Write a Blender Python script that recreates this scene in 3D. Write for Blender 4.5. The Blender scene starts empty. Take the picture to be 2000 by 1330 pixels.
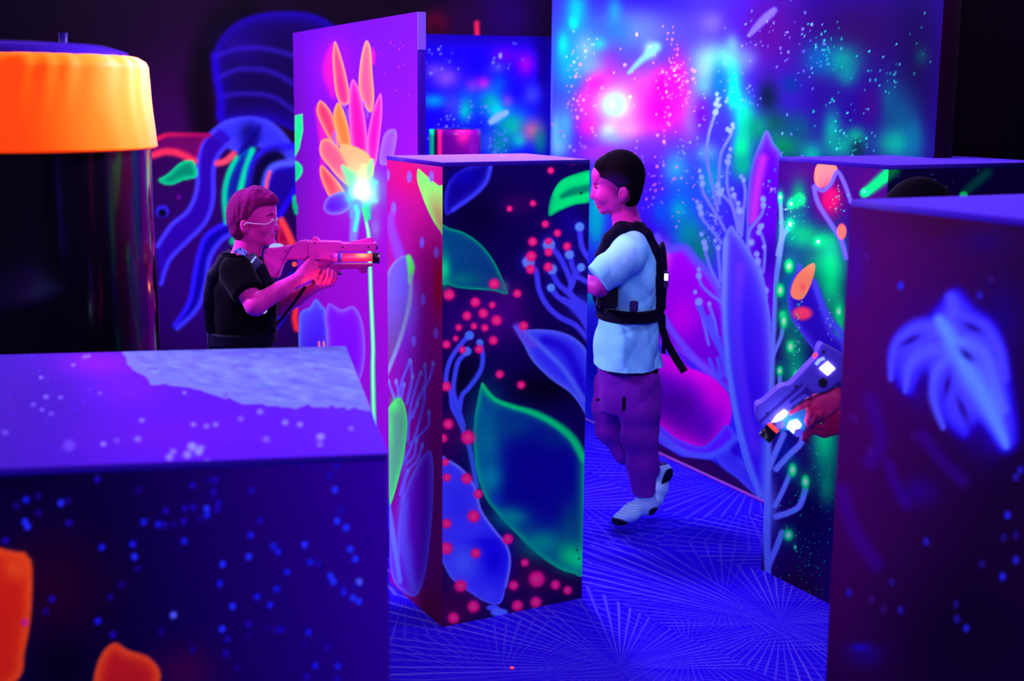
import bpy, bmesh, math, random
import numpy as np
from math import sin, cos, atan, sqrt, pi
from mathutils import Vector, Matrix

C = bpy.context.scene.collection
S = bpy.context.scene
# ------------------------------------------------------------------ camera
H = 1.5; F = 2700.0; PITCH = atan(486 / 2700); ROLL = .0093
fw = np.array([0, cos(PITCH), -sin(PITCH)]); _r = np.array([1., 0, 0]); _u = np.array([0, sin(PITCH), cos(PITCH)])
rt = _r * cos(ROLL) + _u * sin(ROLL); up = _u * cos(ROLL) - _r * sin(ROLL); O = np.array([0, 0, H])
def ray(x, y): return fw + rt * (x - 1000) / F + up * (665 - y) / F
def onz(x, y, z): d = ray(x, y); return O + d * (z - H) / d[2]
def onY(x, y, Y): d = ray(x, y); return O + d * Y / d[1]
def pj(P):
    v = np.asarray(P, float) - O; z = v @ fw; z = np.where(z < .15, .15, z)
    return 1000 + F * (v @ rt) / z, 665 - F * (v @ up) / z
cd = bpy.data.cameras.new('camera'); cam = bpy.data.objects.new('camera', cd); C.objects.link(cam)
M3 = Matrix(((rt[0], up[0], -fw[0]), (rt[1], up[1], -fw[1]), (rt[2], up[2], -fw[2])))
cam.matrix_world = Matrix.Translation(Vector(O)) @ M3.to_4x4()
cd.lens = F * 36 / 2000; cd.sensor_width = 36; cd.clip_start = .05
cd.dof.use_dof = True; cd.dof.focus_distance = 4.2; cd.dof.aperture_fstop = 3.2
S.camera = cam
# ------------------------------------------------------------------ light
S.view_settings.view_transform = 'Standard'; S.view_settings.look = 'None'
S.view_settings.exposure = 0; S.view_settings.gamma = 1; S.view_settings.use_curve_mapping = False
S.cycles.max_bounces = 5; S.cycles.diffuse_bounces = 2; S.cycles.sample_clamp_indirect = 4
w = bpy.data.worlds.new('world'); S.world = w; w.use_nodes = True
w.node_tree.nodes['Background'].inputs[0].default_value = (.35, .22, 1, 1)
w.node_tree.nodes['Background'].inputs[1].default_value = .10
LC = np.array([.55, .40, 1.0])          # colour of the black-light tubes
def area(name, loc, aim, sx, sy, power, col=LC, spread=180):
    l = bpy.data.lights.new(name, 'AREA'); l.shape = 'RECTANGLE'; l.size = sx; l.size_y = sy
    l.energy = power; l.color = col; l.spread = math.radians(spread)
    o = bpy.data.objects.new(name, l); C.objects.link(o); o.location = loc
    o.rotation_euler = (Vector(aim) - Vector(loc)).to_track_quat('-Z', 'Y').to_euler(); return o
area('black_light', (-3.3, 4.1, 2.7), (.3, 4.6, .4), .4, .4, 215)
area('red_fill', (-.75, 3.55, 2.6), (.42, 4.67, 1.0), .3, .3, 1.4, (1, .06, .28), 45)  # added unseen light that reddens the right boy's face
area('black_light', (.3, .5, 2.8), (.3, 4.5, .7), 1.6, .3, 44)
area('black_light', (1.0, 3.7, 2.85), (1.0, 5.4, 1.0), 1.2, .3, 22)
area('black_light', (-.25, 3.9, 1.95), (-1.0, 3.58, 1.55), .2, .2, 8, LC, 50)
area('black_light', (-.6, 1.6, 2.8), (-.6, 2.6, .5), .9, .3, 12)
area('black_light', (-1.6, 5.2, 2.85), (-1.2, 7.5, .9), 1.6, .3, 14)
area('black_light', (-.1, 5.15, 2.8), (.5, 4.95, 0), .3, .3, 44)

# ------------------------------------------------------------------ helpers
def sl(c):
    c = np.asarray(c, float) / 255.0 if np.max(c) > 1.01 else np.asarray(c, float)
    return np.where(c <= .04045, c / 12.92, ((np.clip(c, 0, 2) + .055) / 1.055) ** 2.4)
def alb(c): return sl(c) / LC
def tag(o, label=None, cat=None, group=None, kind=None):
    for k, v in (('label', label), ('category', cat), ('group', group), ('kind', kind)):
        if v: o[k] = v
    return o
def empty(name, loc, label, cat, group=None):
    o = bpy.data.objects.new(name, None); C.objects.link(o); o.location = loc; o.empty_display_size = .05
    bpy.context.view_layer.update()
    return tag(o, label, cat, group)
def link(name, me, mat, parent=None, smooth=False):
    o = bpy.data.objects.new(name, me); C.objects.link(o)
    if mat: me.materials.append(mat)
    if parent:
        o.parent = parent
        o.matrix_parent_inverse = root_inv(parent)
    if smooth: me.shade_smooth()
    return o
def root_inv(p):
    M = Matrix.Identity(4); q = p
    while q.parent: q = q.parent
    return Matrix.Translation(-q.location) if p is q else Matrix.Identity(4)
def material(name, color=None, attr=False, rough=.6, gloss=.04, noise=0, nscale=60, emit=None, es=1, grey=False, bump=0, bscale=200, stripes=None, gain=0):
    m = bpy.data.materials.new(name); m.use_nodes = True; t = m.node_tree; n = t.nodes; n.clear()
    out = n.new('ShaderNodeOutputMaterial'); L = t.links.new
    if emit is not None:
        e = n.new('ShaderNodeEmission'); e.inputs[0].default_value = (*sl(emit), 1); e.inputs[1].default_value = es
        L(e.outputs[0], out.inputs[0]); return m
    d = n.new('ShaderNodeBsdfDiffuse'); g = n.new('ShaderNodeBsdfGlossy'); mx = n.new('ShaderNodeMixShader')
    g.inputs['Roughness'].default_value = rough; g.inputs['Color'].default_value = (1, 1, 1, 1)
    if attr:
        a = n.new('ShaderNodeAttribute'); a.attribute_name = 'Paint'; src = a.outputs['Color']
    else:
        a = n.new('ShaderNodeRGB'); a.outputs[0].default_value = (*alb(color), 1); src = a.outputs[0]
    tc = n.new('ShaderNodeTexCoord')
    if noise:
        nt = n.new('ShaderNodeTexNoise'); nt.inputs['Scale'].default_value = nscale; nt.inputs['Detail'].default_value = 4
        L(tc.outputs['Object'], nt.inputs['Vector'])
        mr = n.new('ShaderNodeMapRange'); mr.inputs[1].default_value = .3; mr.inputs[2].default_value = .7
        mr.inputs[3].default_value = 1 - noise; mr.inputs[4].default_value = 1 + noise
        L(nt.outputs[0], mr.inputs[0])
        vm = n.new('ShaderNodeVectorMath'); vm.operation = 'SCALE'; L(src, vm.inputs[0]); L(mr.outputs[0], vm.inputs['Scale']); src = vm.outputs[0]
    if stripes:
        wv = n.new('ShaderNodeTexWave'); wv.inputs['Scale'].default_value = stripes[0]; wv.bands_direction = 'Z'
        wv.inputs['Distortion'].default_value = 1.2; L(tc.outputs['Object'], wv.inputs['Vector'])
        mr = n.new('ShaderNodeMapRange'); mr.inputs[3].default_value = stripes[1]; mr.inputs[4].default_value = 1.08; L(wv.outputs[1], mr.inputs[0])
        vm = n.new('ShaderNodeVectorMath'); vm.operation = 'SCALE'; L(src, vm.inputs[0]); L(mr.outputs[0], vm.inputs['Scale']); src = vm.outputs[0]
    if gain:
        vm = n.new('ShaderNodeVectorMath'); vm.operation = 'SCALE'; L(src, vm.inputs[0]); vm.inputs['Scale'].default_value = gain; src = vm.outputs[0]
    L(src, d.inputs[0])
    if bump:
        nb = n.new('ShaderNodeTexNoise'); nb.inputs['Scale'].default_value = bscale; L(tc.outputs['Object'], nb.inputs['Vector'])
        b = n.new('ShaderNodeBump'); b.inputs['Strength'].default_value = bump; b.inputs['Distance'].default_value = .01
        L(nb.outputs[0], b.inputs['Height']); L(b.outputs[0], d.inputs['Normal']); L(b.outputs[0], g.inputs['Normal'])
    lw = n.new('ShaderNodeFresnel'); lw.inputs[0].default_value = 1.35
    mul = n.new('ShaderNodeMath'); mul.operation = 'MULTIPLY'; mul.inputs[1].default_value = gloss / .04
    mul.use_clamp = True
    L(lw.outputs[0], mul.inputs[0]); L(mul.outputs[0], mx.inputs[0]); L(d.outputs[0], mx.inputs[1]); L(g.outputs[0], mx.inputs[2]); L(mx.outputs[0], out.inputs[0])
    return m
_pg = {}
def PG(g):
    if g not in _pg: _pg[g] = material('airbrushed_fluorescent_paint', attr=True, rough=.5, gloss=.006, noise=.06, nscale=90, gain=g)
    return _pg[g]
PAINT = PG(1.2)
VINYL = material('glossy_column_vinyl', attr=True, rough=.12, gloss=.05, bump=.12, bscale=5)
CLOTH = material('painted_cloth', attr=True, rough=.7, gloss=.01, noise=.05)

# ------------------------------------------------------------------ airbrush
def cr(pts, n=7, closed=False):
    P = np.array(pts, float); out = []
    m = len(P)
    rng = range(m) if closed else range(m - 1)
    for i in rng:
        if closed: a, b, c, d = P[i - 1], P[i], P[(i + 1) % m], P[(i + 2) % m]
        else: a, b, c, d = P[max(i - 1, 0)], P[i], P[i + 1], P[min(i + 2, m - 1)]
        for t in np.arange(n) / n:
            out.append(.5 * (2 * b + (c - a) * t + (2 * a - 5 * b + 4 * c - d) * t * t + (3 * b - a - 3 * c + d) * t ** 3))
    if not closed: out.append(P[-1])
    return np.array(out)
def ss(a, b, x):
    t = np.clip((x - a) / (b - a + 1e-9), 0, 1); return t * t * (3 - 2 * t)
class Brush:
    """paints colours over the points of one surface; X, Y are where the photograph shows each point"""
    def __init__(s, pts, base):
        s.X, s.Y = pj(pts); s.C = np.tile(np.array(base, float) / 255, (len(pts), 1))
    def m(s, x0, y0, x1, y1): return np.nonzero((s.X > x0) & (s.X < x1) & (s.Y > y0) & (s.Y < y1))[0]
    def mix(s, i, col, a):
        col = np.array(col, float) / 255; a = np.clip(a, 0, 1)
        s.C[i] = s.C[i] * (1 - a[:, None]) + col * a[:, None]
    def fade(s, x0, y0, c0, x1, y1, c1, a=1):
        d = np.array([x1 - x0, y1 - y0], float); t = ((s.X - x0) * d[0] + (s.Y - y0) * d[1]) / (d @ d); t = np.clip(t, 0, 1)[:, None]
        s.C = s.C * (1 - a) + a * (np.array(c0) / 255 * (1 - t) + np.array(c1) / 255 * t)
    def blob(s, x, y, rx, ry, col, a=1, rot=0, hard=0):
        R = max(rx, ry) * 2.4; i = s.m(x - R, y - R, x + R, y + R)
        if not len(i): return
        c, n = cos(rot), sin(rot); dx, dy = s.X[i] - x, s.Y[i] - y
        q = np.sqrt(((dx * c + dy * n) / rx) ** 2 + ((-dx * n + dy * c) / ry) ** 2)
        s.mix(i, col, a * (np.exp(-q * q * 1.2) if not hard else 1 - ss(1 - hard, 1 + hard, q)))
    def segd(s, i, P, W=None):
        best = np.full(len(i), 1e9); X, Y = s.X[i], s.Y[i]; T = np.zeros(len(i)); n = len(P) - 1
        for k in range(n):
            a, b = P[k], P[k + 1]; d = b - a; L = d @ d + 1e-9
            t = np.clip(((X - a[0]) * d[0] + (Y - a[1]) * d[1]) / L, 0, 1)
            q = np.hypot(X - a[0] - t * d[0], Y - a[1] - t * d[1])
            if W is not None: q = q / (W[k] * (1 - t) + W[k + 1] * t)
            u = q < best; best = np.where(u, q, best); T = np.where(u, (k + t) / n, T)
        return best, T
    def stroke(s, pts, w, col, a=1, soft=.5, col2=None):
        P = cr(pts); wl = np.atleast_1d(np.array(w, float)); W = np.interp(np.linspace(0, 1, len(P)), np.linspace(0, 1, len(wl)), wl) if len(wl) > 1 else np.full(len(P), wl[0])
        R = W.max() * 2 + 3; i = s.m(P[:, 0].min() - R, P[:, 1].min() - R, P[:, 0].max() + R, P[:, 1].max() + R)
        if not len(i): return
        d, T = s.segd(i, P, W); al = a * (1 - ss(1 - soft, 1 + soft, d))
        if col2 is None: s.mix(i, col, al)
        else:
            c = np.array(col) / 255. * (1 - T[:, None]) + np.array(col2) / 255. * T[:, None]; al = al[:, None]; s.C[i] = s.C[i] * (1 - al) + c * al
    def leaf(s, pts, inner, edge, ew, a=1, soft=1.5, grad=None, sharp=False, ea=1):
        P = np.array(pts, float) if sharp else cr(pts, 6, True); R = 4 + soft * 2
        i = s.m(P[:, 0].min() - R, P[:, 1].min() - R, P[:, 0].max() + R, P[:, 1].max() + R)
        if not len(i): return
        Q = np.vstack([P, P[:1]]); d, _ = s.segd(i, Q); X, Y = s.X[i], s.Y[i]; ins = np.zeros(len(i), bool)
        for k in range(len(P)):
            x0, y0 = Q[k]; x1, y1 = Q[k + 1]
            if y0 == y1: continue
            c = ((y0 > Y) != (y1 > Y)) & (X < (x1 - x0) * (Y - y0) / (y1 - y0) + x0); ins ^= c
        sd = np.where(ins, d, -d); al = a * ss(-soft, soft, sd)
        inn = np.tile(np.array(inner) / 255., (len(i), 1))
        if grad:
            x0, y0, x1, y1, c2 = grad; t = np.clip(((X - x0) * (x1 - x0) + (Y - y0) * (y1 - y0)) / ((x1 - x0) ** 2 + (y1 - y0) ** 2), 0, 1)[:, None]
            inn = inn * (1 - t) + np.array(c2) / 255. * t
        e = (ea * np.exp(-(np.maximum(sd, 0) / ew) ** 1.4))[:, None]; col = inn * (1 - e) + np.array(edge) / 255. * e
        al = al[:, None]; s.C[i] = s.C[i] * (1 - al) + col * al
    def dots(s, L, col, core=None, hard=.3, sq=1):
        for x, y, r in L:
            s.blob(x, y, r * 1.25, r * 1.25 * sq, col, .45)
            s.blob(x, y, r, r * sq, col, 1, hard=hard)
            if core: s.blob(x, y, r * .6, r * .6 * sq, core, .8)
    def specks(s, n, x0, y0, x1, y1, cols, r0, r1, seed, cl=0, a=.9):
        R = random.Random(seed); cen = [(R.uniform(x0, x1), R.uniform(y0, y1)) for _ in range(max(cl, 1))]
        for _ in range(n):
            if cl:
                cx, cy = R.choice(cen); x = R.gauss(cx, (x1 - x0) * .09); y = R.gauss(cy, (y1 - y0) * .09)
            else: x, y = R.uniform(x0, x1), R.uniform(y0, y1)
            r = r0 + (r1 - r0) * .75 * R.random() ** 3.5; s.blob(x, y, r, r, R.choice(cols), a * R.uniform(.5, 1), hard=.35)
    def out(s): return alb(np.clip(s.C, 0, 1))
def T(sc, ox, oy):
    def f(L, r=False):
        return [(ox + p[0] / sc, oy + p[1] / sc) + ((p[2] / sc,) if len(p) > 2 else ()) for p in L]
    return f
def set_paint(me, cols):
    a = me.color_attributes.new('Paint', 'FLOAT_COLOR', 'POINT')
    c = np.ones((len(me.vertices), 4), np.float32); c[:len(cols), :3] = cols; a.data.foreach_set('color', c.ravel())
def slab(name, P0, U, V, lu, lv, th, res, parent, painter, mat=None, side=(20, 0, 60), miter=0):
    """one board: front face P0 + uU + vV finely meshed and painted, th thick behind (away from U x V)"""
    P0, U, V = (np.array(q, float) for q in (P0, U, V)); U /= np.linalg.norm(U); V /= np.linalg.norm(V)
    N = np.cross(U, V); N /= np.linalg.norm(N)
    nu, nv = max(2, int(lu / res) + 1), max(2, int(lv / res) + 1)
    u, v = np.meshgrid(np.linspace(0, lu, nu), np.linspace(0, lv, nv), indexing='ij')
    P = P0 + u.ravel()[:, None] * U + v.ravel()[:, None] * V
    b = painter(P); cols = b.out(); idx = np.arange(nu * nv).reshape(nu, nv)
    q = np.stack([idx[:-1, :-1], idx[1:, :-1], idx[1:, 1:], idx[:-1, 1:]], -1).reshape(-1, 4)
    cor = np.array([P0, P0 + lu * U, P0 + lu * U + lv * V, P0 + lv * V]); bk = cor - N * th + np.array([U, -U, -U, U]) * th * miter
    n = len(P); allP = np.vstack([P, cor, bk])
    q2 = [(n + 7, n + 6, n + 5, n + 4)] + [(n + (k + 1) % 4, n + k, n + 4 + k, n + 4 + (k + 1) % 4) for k in range(4)]
    q = np.vstack([q, np.array(q2)])
    me = quads(name, allP, q); set_paint(me, np.vstack([cols, np.tile(alb(side), (8, 1))]))
    return link(name, me, mat or PAINT, parent)
def quads(name, P, q):
    me = bpy.data.meshes.new(name); me.vertices.add(len(P)); me.vertices.foreach_set('co', np.asarray(P, np.float32).ravel())
    me.loops.add(q.size); me.loops.foreach_set('vertex_index', q.astype(np.int32).ravel())
    me.polygons.add(len(q)); me.polygons.foreach_set('loop_start', np.arange(0, q.size, 4, dtype=np.int32))
    me.update(calc_edges=True); me.validate(); return me
def flat(c):
    return lambda P: Brush(P, c)
Z = np.array([0, 0, 1.])
def box_thing(name, cor, h, label, cat, faces, top, res, group=None, th=.012, tg=1.0):
    """cor: footprint corners counter-clockwise; faces: painter per side i (cor[i] -> cor[i+1])"""
    cor = [np.array([c[0], c[1], 0]) for c in cor]; base = sum(cor) / len(cor)
    r = empty(name, base, label, cat, group)
    for i in range(4):
        a, b = cor[i], cor[(i + 1) % 4]; L = np.linalg.norm(b - a)
        pt, rs, gn = faces.get(i, (flat((25, 0, 70)), .2, 1.0))
        slab('side_panel', a, b - a, Z, L, h - .012, th, rs, r, pt, PG(gn), miter=1)
    a, b, d = cor[0], cor[1], cor[3]
    slab('top_panel', a + Z * h, b - a, d - a, np.linalg.norm(b - a), np.linalg.norm(d - a), .012, res, r, top, PG(tg), side=(60, 20, 200))
    return r

# ------------------------------------------------------------------ the room
BLUE = (95, 110, 255); STEM = (80, 85, 255)
def carpet():
    m = bpy.data.materials.new('carpet_with_ray_pattern'); m.use_nodes = True; t = m.node_tree; n = t.nodes; n.clear(); L = t.links.new
    def N(k, **kw):
        x = n.new(k)
        for a, b in kw.items(): setattr(x, a, b)
        return x
    def math_(op, a, b=None, c=False):
        x = N('ShaderNodeMath', operation=op, use_clamp=c)
        for i, v in enumerate((a, b)):
            if v is None: continue
            if isinstance(v, (int, float)): x.inputs[i].default_value = v
            else: L(v, x.inputs[i])
        return x.outputs[0]
    tc = N('ShaderNodeTexCoord'); tot = None
    for k, (sc, off, freq) in enumerate(((1.0, (.13, .42, 0), 40), (1.35, (3.3, 7.21, 0), 33))):
        mp = N('ShaderNodeMapping'); mp.inputs['Location'].default_value = off; L(tc.outputs['Object'], mp.inputs[0])
        v = N('ShaderNodeTexVoronoi', voronoi_dimensions='2D'); v.inputs['Scale'].default_value = sc; L(mp.outputs[0], v.inputs['Vector'])
        sub = N('ShaderNodeVectorMath', operation='SUBTRACT'); L(mp.outputs[0], sub.inputs[0]); L(v.outputs['Position'], sub.inputs[1])
        sp = N('ShaderNodeSeparateXYZ'); L(sub.outputs[0], sp.inputs[0])
        ang = math_('ARCTAN2', sp.outputs[1], sp.outputs[0])
        nz = N('ShaderNodeTexNoise'); nz.inputs['Scale'].default_value = 7; L(tc.outputs['Object'], nz.inputs[0])
        w_ = math_('ADD', math_('MULTIPLY', ang, freq * 2), math_('MULTIPLY', nz.outputs[0], .8))
        lines = math_('POWER', math_('ADD', math_('MULTIPLY', math_('SINE', w_), .5), .5), 9)
        ang2 = N('ShaderNodeTexNoise', noise_dimensions='1D'); ang2.inputs['Scale'].default_value = 3; ang2.inputs['Detail'].default_value = 1; L(ang, ang2.inputs['W'])
        gate = math_('MULTIPLY', math_('SUBTRACT', ang2.outputs[0], .3, True), 3.0, True)
        nz2 = N('ShaderNodeTexNoise'); nz2.inputs['Scale'].default_value = 240; L(tc.outputs['Object'], nz2.inputs[0])
        dash = math_('MULTIPLY', math_('SUBTRACT', nz2.outputs[0], .3, True), 2.4)
        r = math_('MULTIPLY', math_('MULTIPLY', lines, gate), dash)
        tot = r if tot is None else math_('MAXIMUM', tot, math_('MULTIPLY', r, .5))
    mx = N('ShaderNodeMix', data_type='RGBA'); mx.clamp_factor = True
    L(tot, mx.inputs[0]); mx.inputs[6].default_value = (*(alb((34, 4, 240)) * 1.25), 1); mx.inputs[7].default_value = (*(alb((120, 100, 255)) * 1.3), 1)
    d = N('ShaderNodeBsdfDiffuse'); L(mx.outputs[2], d.inputs[0])
    o = N('ShaderNodeOutputMaterial'); L(d.outputs[0], o.inputs[0]); return m
def plane(name, P0, U, V, lu, lv, mat, th=.05):
    P0, U, V = (np.array(q, float) for q in (P0, U, V)); N = np.cross(U, V); N /= np.linalg.norm(N)
    c = [P0, P0 + U * lu, P0 + U * lu + V * lv, P0 + V * lv]; P = np.array(c + [q - N * th for q in c])
    q = np.array([(0, 1, 2, 3), (7, 6, 5, 4)] + [((k + 1) % 4, k, 4 + k, 4 + (k + 1) % 4) for k in range(4)])
    return tag(link(name, quads(name, P, q), mat), kind='structure')
plane('floor', (-5, -1.2, 0), (1, 0, 0), (0, 1, 0), 9, 9.0, carpet())
DARKW = material('dark_painted_wall', (6, 1, 12), gloss=.002, noise=.2, nscale=3)
plane('ceiling', (-5, 7.8, 3), (1, 0, 0), (0, -1, 0), 9, 9.0, material('black_ceiling', (3, 1, 6)))
plane('wall_left', (-5, -1.2, 0), (0, 1, 0), (0, 0, 1), 9.0, 3, DARKW)
plane('wall_right', (4, 7.8, 0), (0, -1, 0), (0, 0, 1), 9.0, 3, DARKW)

# back wall with the painted octopus
def p_back(P):
    b = Brush(P, (12, 2, 22)); X = b.X; Y = b.Y
    b.blob(330, 250, 200, 260, (58, 0, 80), .8); b.blob(420, 560, 330, 240, (44, 0, 120), .95); b.blob(120, 50, 260, 130, (10, 0, 22), .8)
    b.blob(985, 30, 90, 90, (35, 0, 110), .9); b.blob(900, 40, 60, 60, (38, 0, 60), .7)
    f = T(3.325, 0, 0); g = T(2.559, 280, 180)
    b.stroke([(400, 250), (392, 160), (420, 60), (480, 20)], 26, (4, 0, 10), .9, .9)
    b.leaf([(417, 108), (428, 78), (458, 46), (500, 28), (560, 22), (612, 28), (655, 52), (720, 120), (720, 260), (600, 262), (520, 236), (430, 236), (425, 190), (416, 140)], (16, 0, 72), (26, 0, 165), 20, 1, 5)
    b.blob(470, 90, 50, 40, (30, 0, 130), .7)
    for L_ in ([(420, 110), (465, 95), (520, 95), (572, 108)], [(428, 190), (470, 183), (530, 188), (572, 215)], [(425, 152), (470, 135), (530, 140), (575, 165)]): b.stroke(L_, 5, (48, 20, 190), .6, .9)
    b.stroke([(418, 108), (422, 150), (430, 190), (432, 240)], 7, (30, 0, 190), .8, .9)
    b.leaf([(432, 240), (460, 230), (500, 228), (540, 245), (575, 290), (572, 320), (548, 300), (520, 292), (490, 285), (470, 300), (440, 285), (412, 262)], (50, 45, 225), (70, 70, 255), 8, 1, 4)
    b.blob(488, 262, 22, 26, (8, 0, 90), .95)
    b.leaf([(485, 260), (510, 245), (500, 290), (478, 320), (465, 300)], (10, 0, 110), (20, 10, 160), 5, .9, 4)
    b.leaf(g([(370, 180), (300, 240), (275, 330), (270, 480), (230, 580), (140, 660), (75, 760), (90, 960), (130, 850), (230, 730), (310, 640), (345, 540), (350, 400), (385, 300), (440, 240)]), (40, 0, 165), (44, 8, 190), 6, .9, 3)
    b.stroke(g([(360, 190), (300, 245), (273, 340), (268, 480), (225, 590), (140, 665), (70, 770)]), 4, (68, 55, 255), 1, .9)
    b.stroke(g([(450, 240), (385, 300), (352, 380), (348, 540), (310, 650), (220, 745), (130, 840), (88, 960)]), 4, (64, 50, 255), 1, .9)
    b.leaf(g([(430, 640), (320, 710), (280, 800), (260, 900), (230, 1050), (160, 1160), (180, 1180), (270, 1080), (310, 960), (330, 850), (390, 740), (460, 700)]), (14, 0, 150), (20, 0, 190), 5, 1, 3)
    b.stroke(g([(430, 645), (320, 712), (280, 800), (258, 900), (228, 1050), (155, 1165)]), 4.5, (45, 20, 255), 1, .9)
    b.stroke(g([(460, 700), (390, 740), (332, 830), (310, 960), (270, 1080), (170, 1180)]), 4.5, (60, 50, 255), 1, .9)
    b.leaf(g([(470, 330), (420, 430), (405, 530), (418, 650), (470, 560), (500, 480), (540, 290)]), (14, 20, 150), (0, 90, 190), 8, .9, 3)
    b.stroke(g([(465, 325), (422, 420), (405, 520), (415, 650)]), 5, (0, 205, 150), 1, .8); b.stroke(g([(545, 290), (510, 390), (485, 485)]), 6, (0, 215, 160), 1, .8, (0, 220, 150))
    b.stroke(g([(530, 480), (545, 370), (610, 290), (760, 270)]), 7, (38, 20, 220), 1, .8); b.stroke(g([(575, 480), (600, 380), (660, 330)]), 16, (4, 0, 50), 1, .8)
    b.leaf(g([(600, 500), (630, 400), (700, 370), (770, 370), (770, 480), (690, 610), (620, 600)]), (24, 0, 150), (34, 10, 200), 8, .9, 3)
    b.stroke(g([(600, 500), (625, 400), (680, 360), (790, 350)]), 7, (78, 85, 255), 1, .8); b.stroke(g([(632, 400), (620, 440), (610, 510)]), 3, (255, 75, 90), 1, .7)
    b.stroke(g([(770, 470), (720, 550), (680, 630)]), 5, (32, 0, 225), 1, .8)
    b.leaf(g([(60, 235), (150, 210), (260, 212), (330, 210), (290, 260), (260, 330), (180, 290), (60, 310)]), (105, 0, 90), (165, 0, 90), 4, .9, 3)
    b.stroke(g([(50, 245), (110, 215), (200, 212), (330, 215)]), 4, (235, 20, 70), 1, .8, (150, 0, 90)); b.stroke(g([(50, 315), (110, 298), (180, 308), (255, 345)]), 6.5, (255, 45, 85), 1, .8)
    b.stroke(g([(370, 355), (410, 345), (450, 310)]), 6, (255, 70, 100), 1, .7)
    b.leaf(g([(75, 440), (120, 410), (190, 350), (250, 345), (268, 420), (200, 440), (130, 465)]), (0, 130, 100), (0, 225, 140), 6, 1, 1.5)
    b.leaf(g([(680, 650), (700, 640), (760, 760), (700, 760), (670, 760)]), (150, 0, 70), (230, 20, 80), 4, 1, 2); b.stroke(g([(690, 640), (720, 700), (745, 760)]), 6, (255, 60, 70), 1, .7)
    b.leaf(g([(745, 530), (765, 520), (775, 610), (755, 600)]), (0, 170, 120), (0, 220, 140), 3); b.blob(456, 471, 8, 8, (0, 170, 120), 1, hard=.4)
    b.blob(317, 413, 13, 12, (50, 30, 230), 1, hard=.3); b.blob(317, 416, 8, 8, (6, 0, 30), 1, hard=.3); b.blob(349, 385, 4, 5, (140, 0, 180), .8)
    b.stroke([(580, 598), (576, 620), (580, 642)], 6, (255, 40, 60), 1, .6); b.stroke([(572, 540), (558, 600), (532, 645)], 8, (28, 10, 215), 1, .6)
    b.blob(850, 45, 26, 26, (110, 0, 40), .7); b.blob(850, 55, 12, 16, (40, 0, 25), .8); b.stroke([(931, 45), (932, 75)], 4.5, (255, 30, 90), 1, .9)
    return b
o = slab('wall_back', (-5, 7.8, 0), (1, 0, 0), Z, 9, 3, .05, .009, None, p_back); tag(o, kind='structure')

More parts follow.
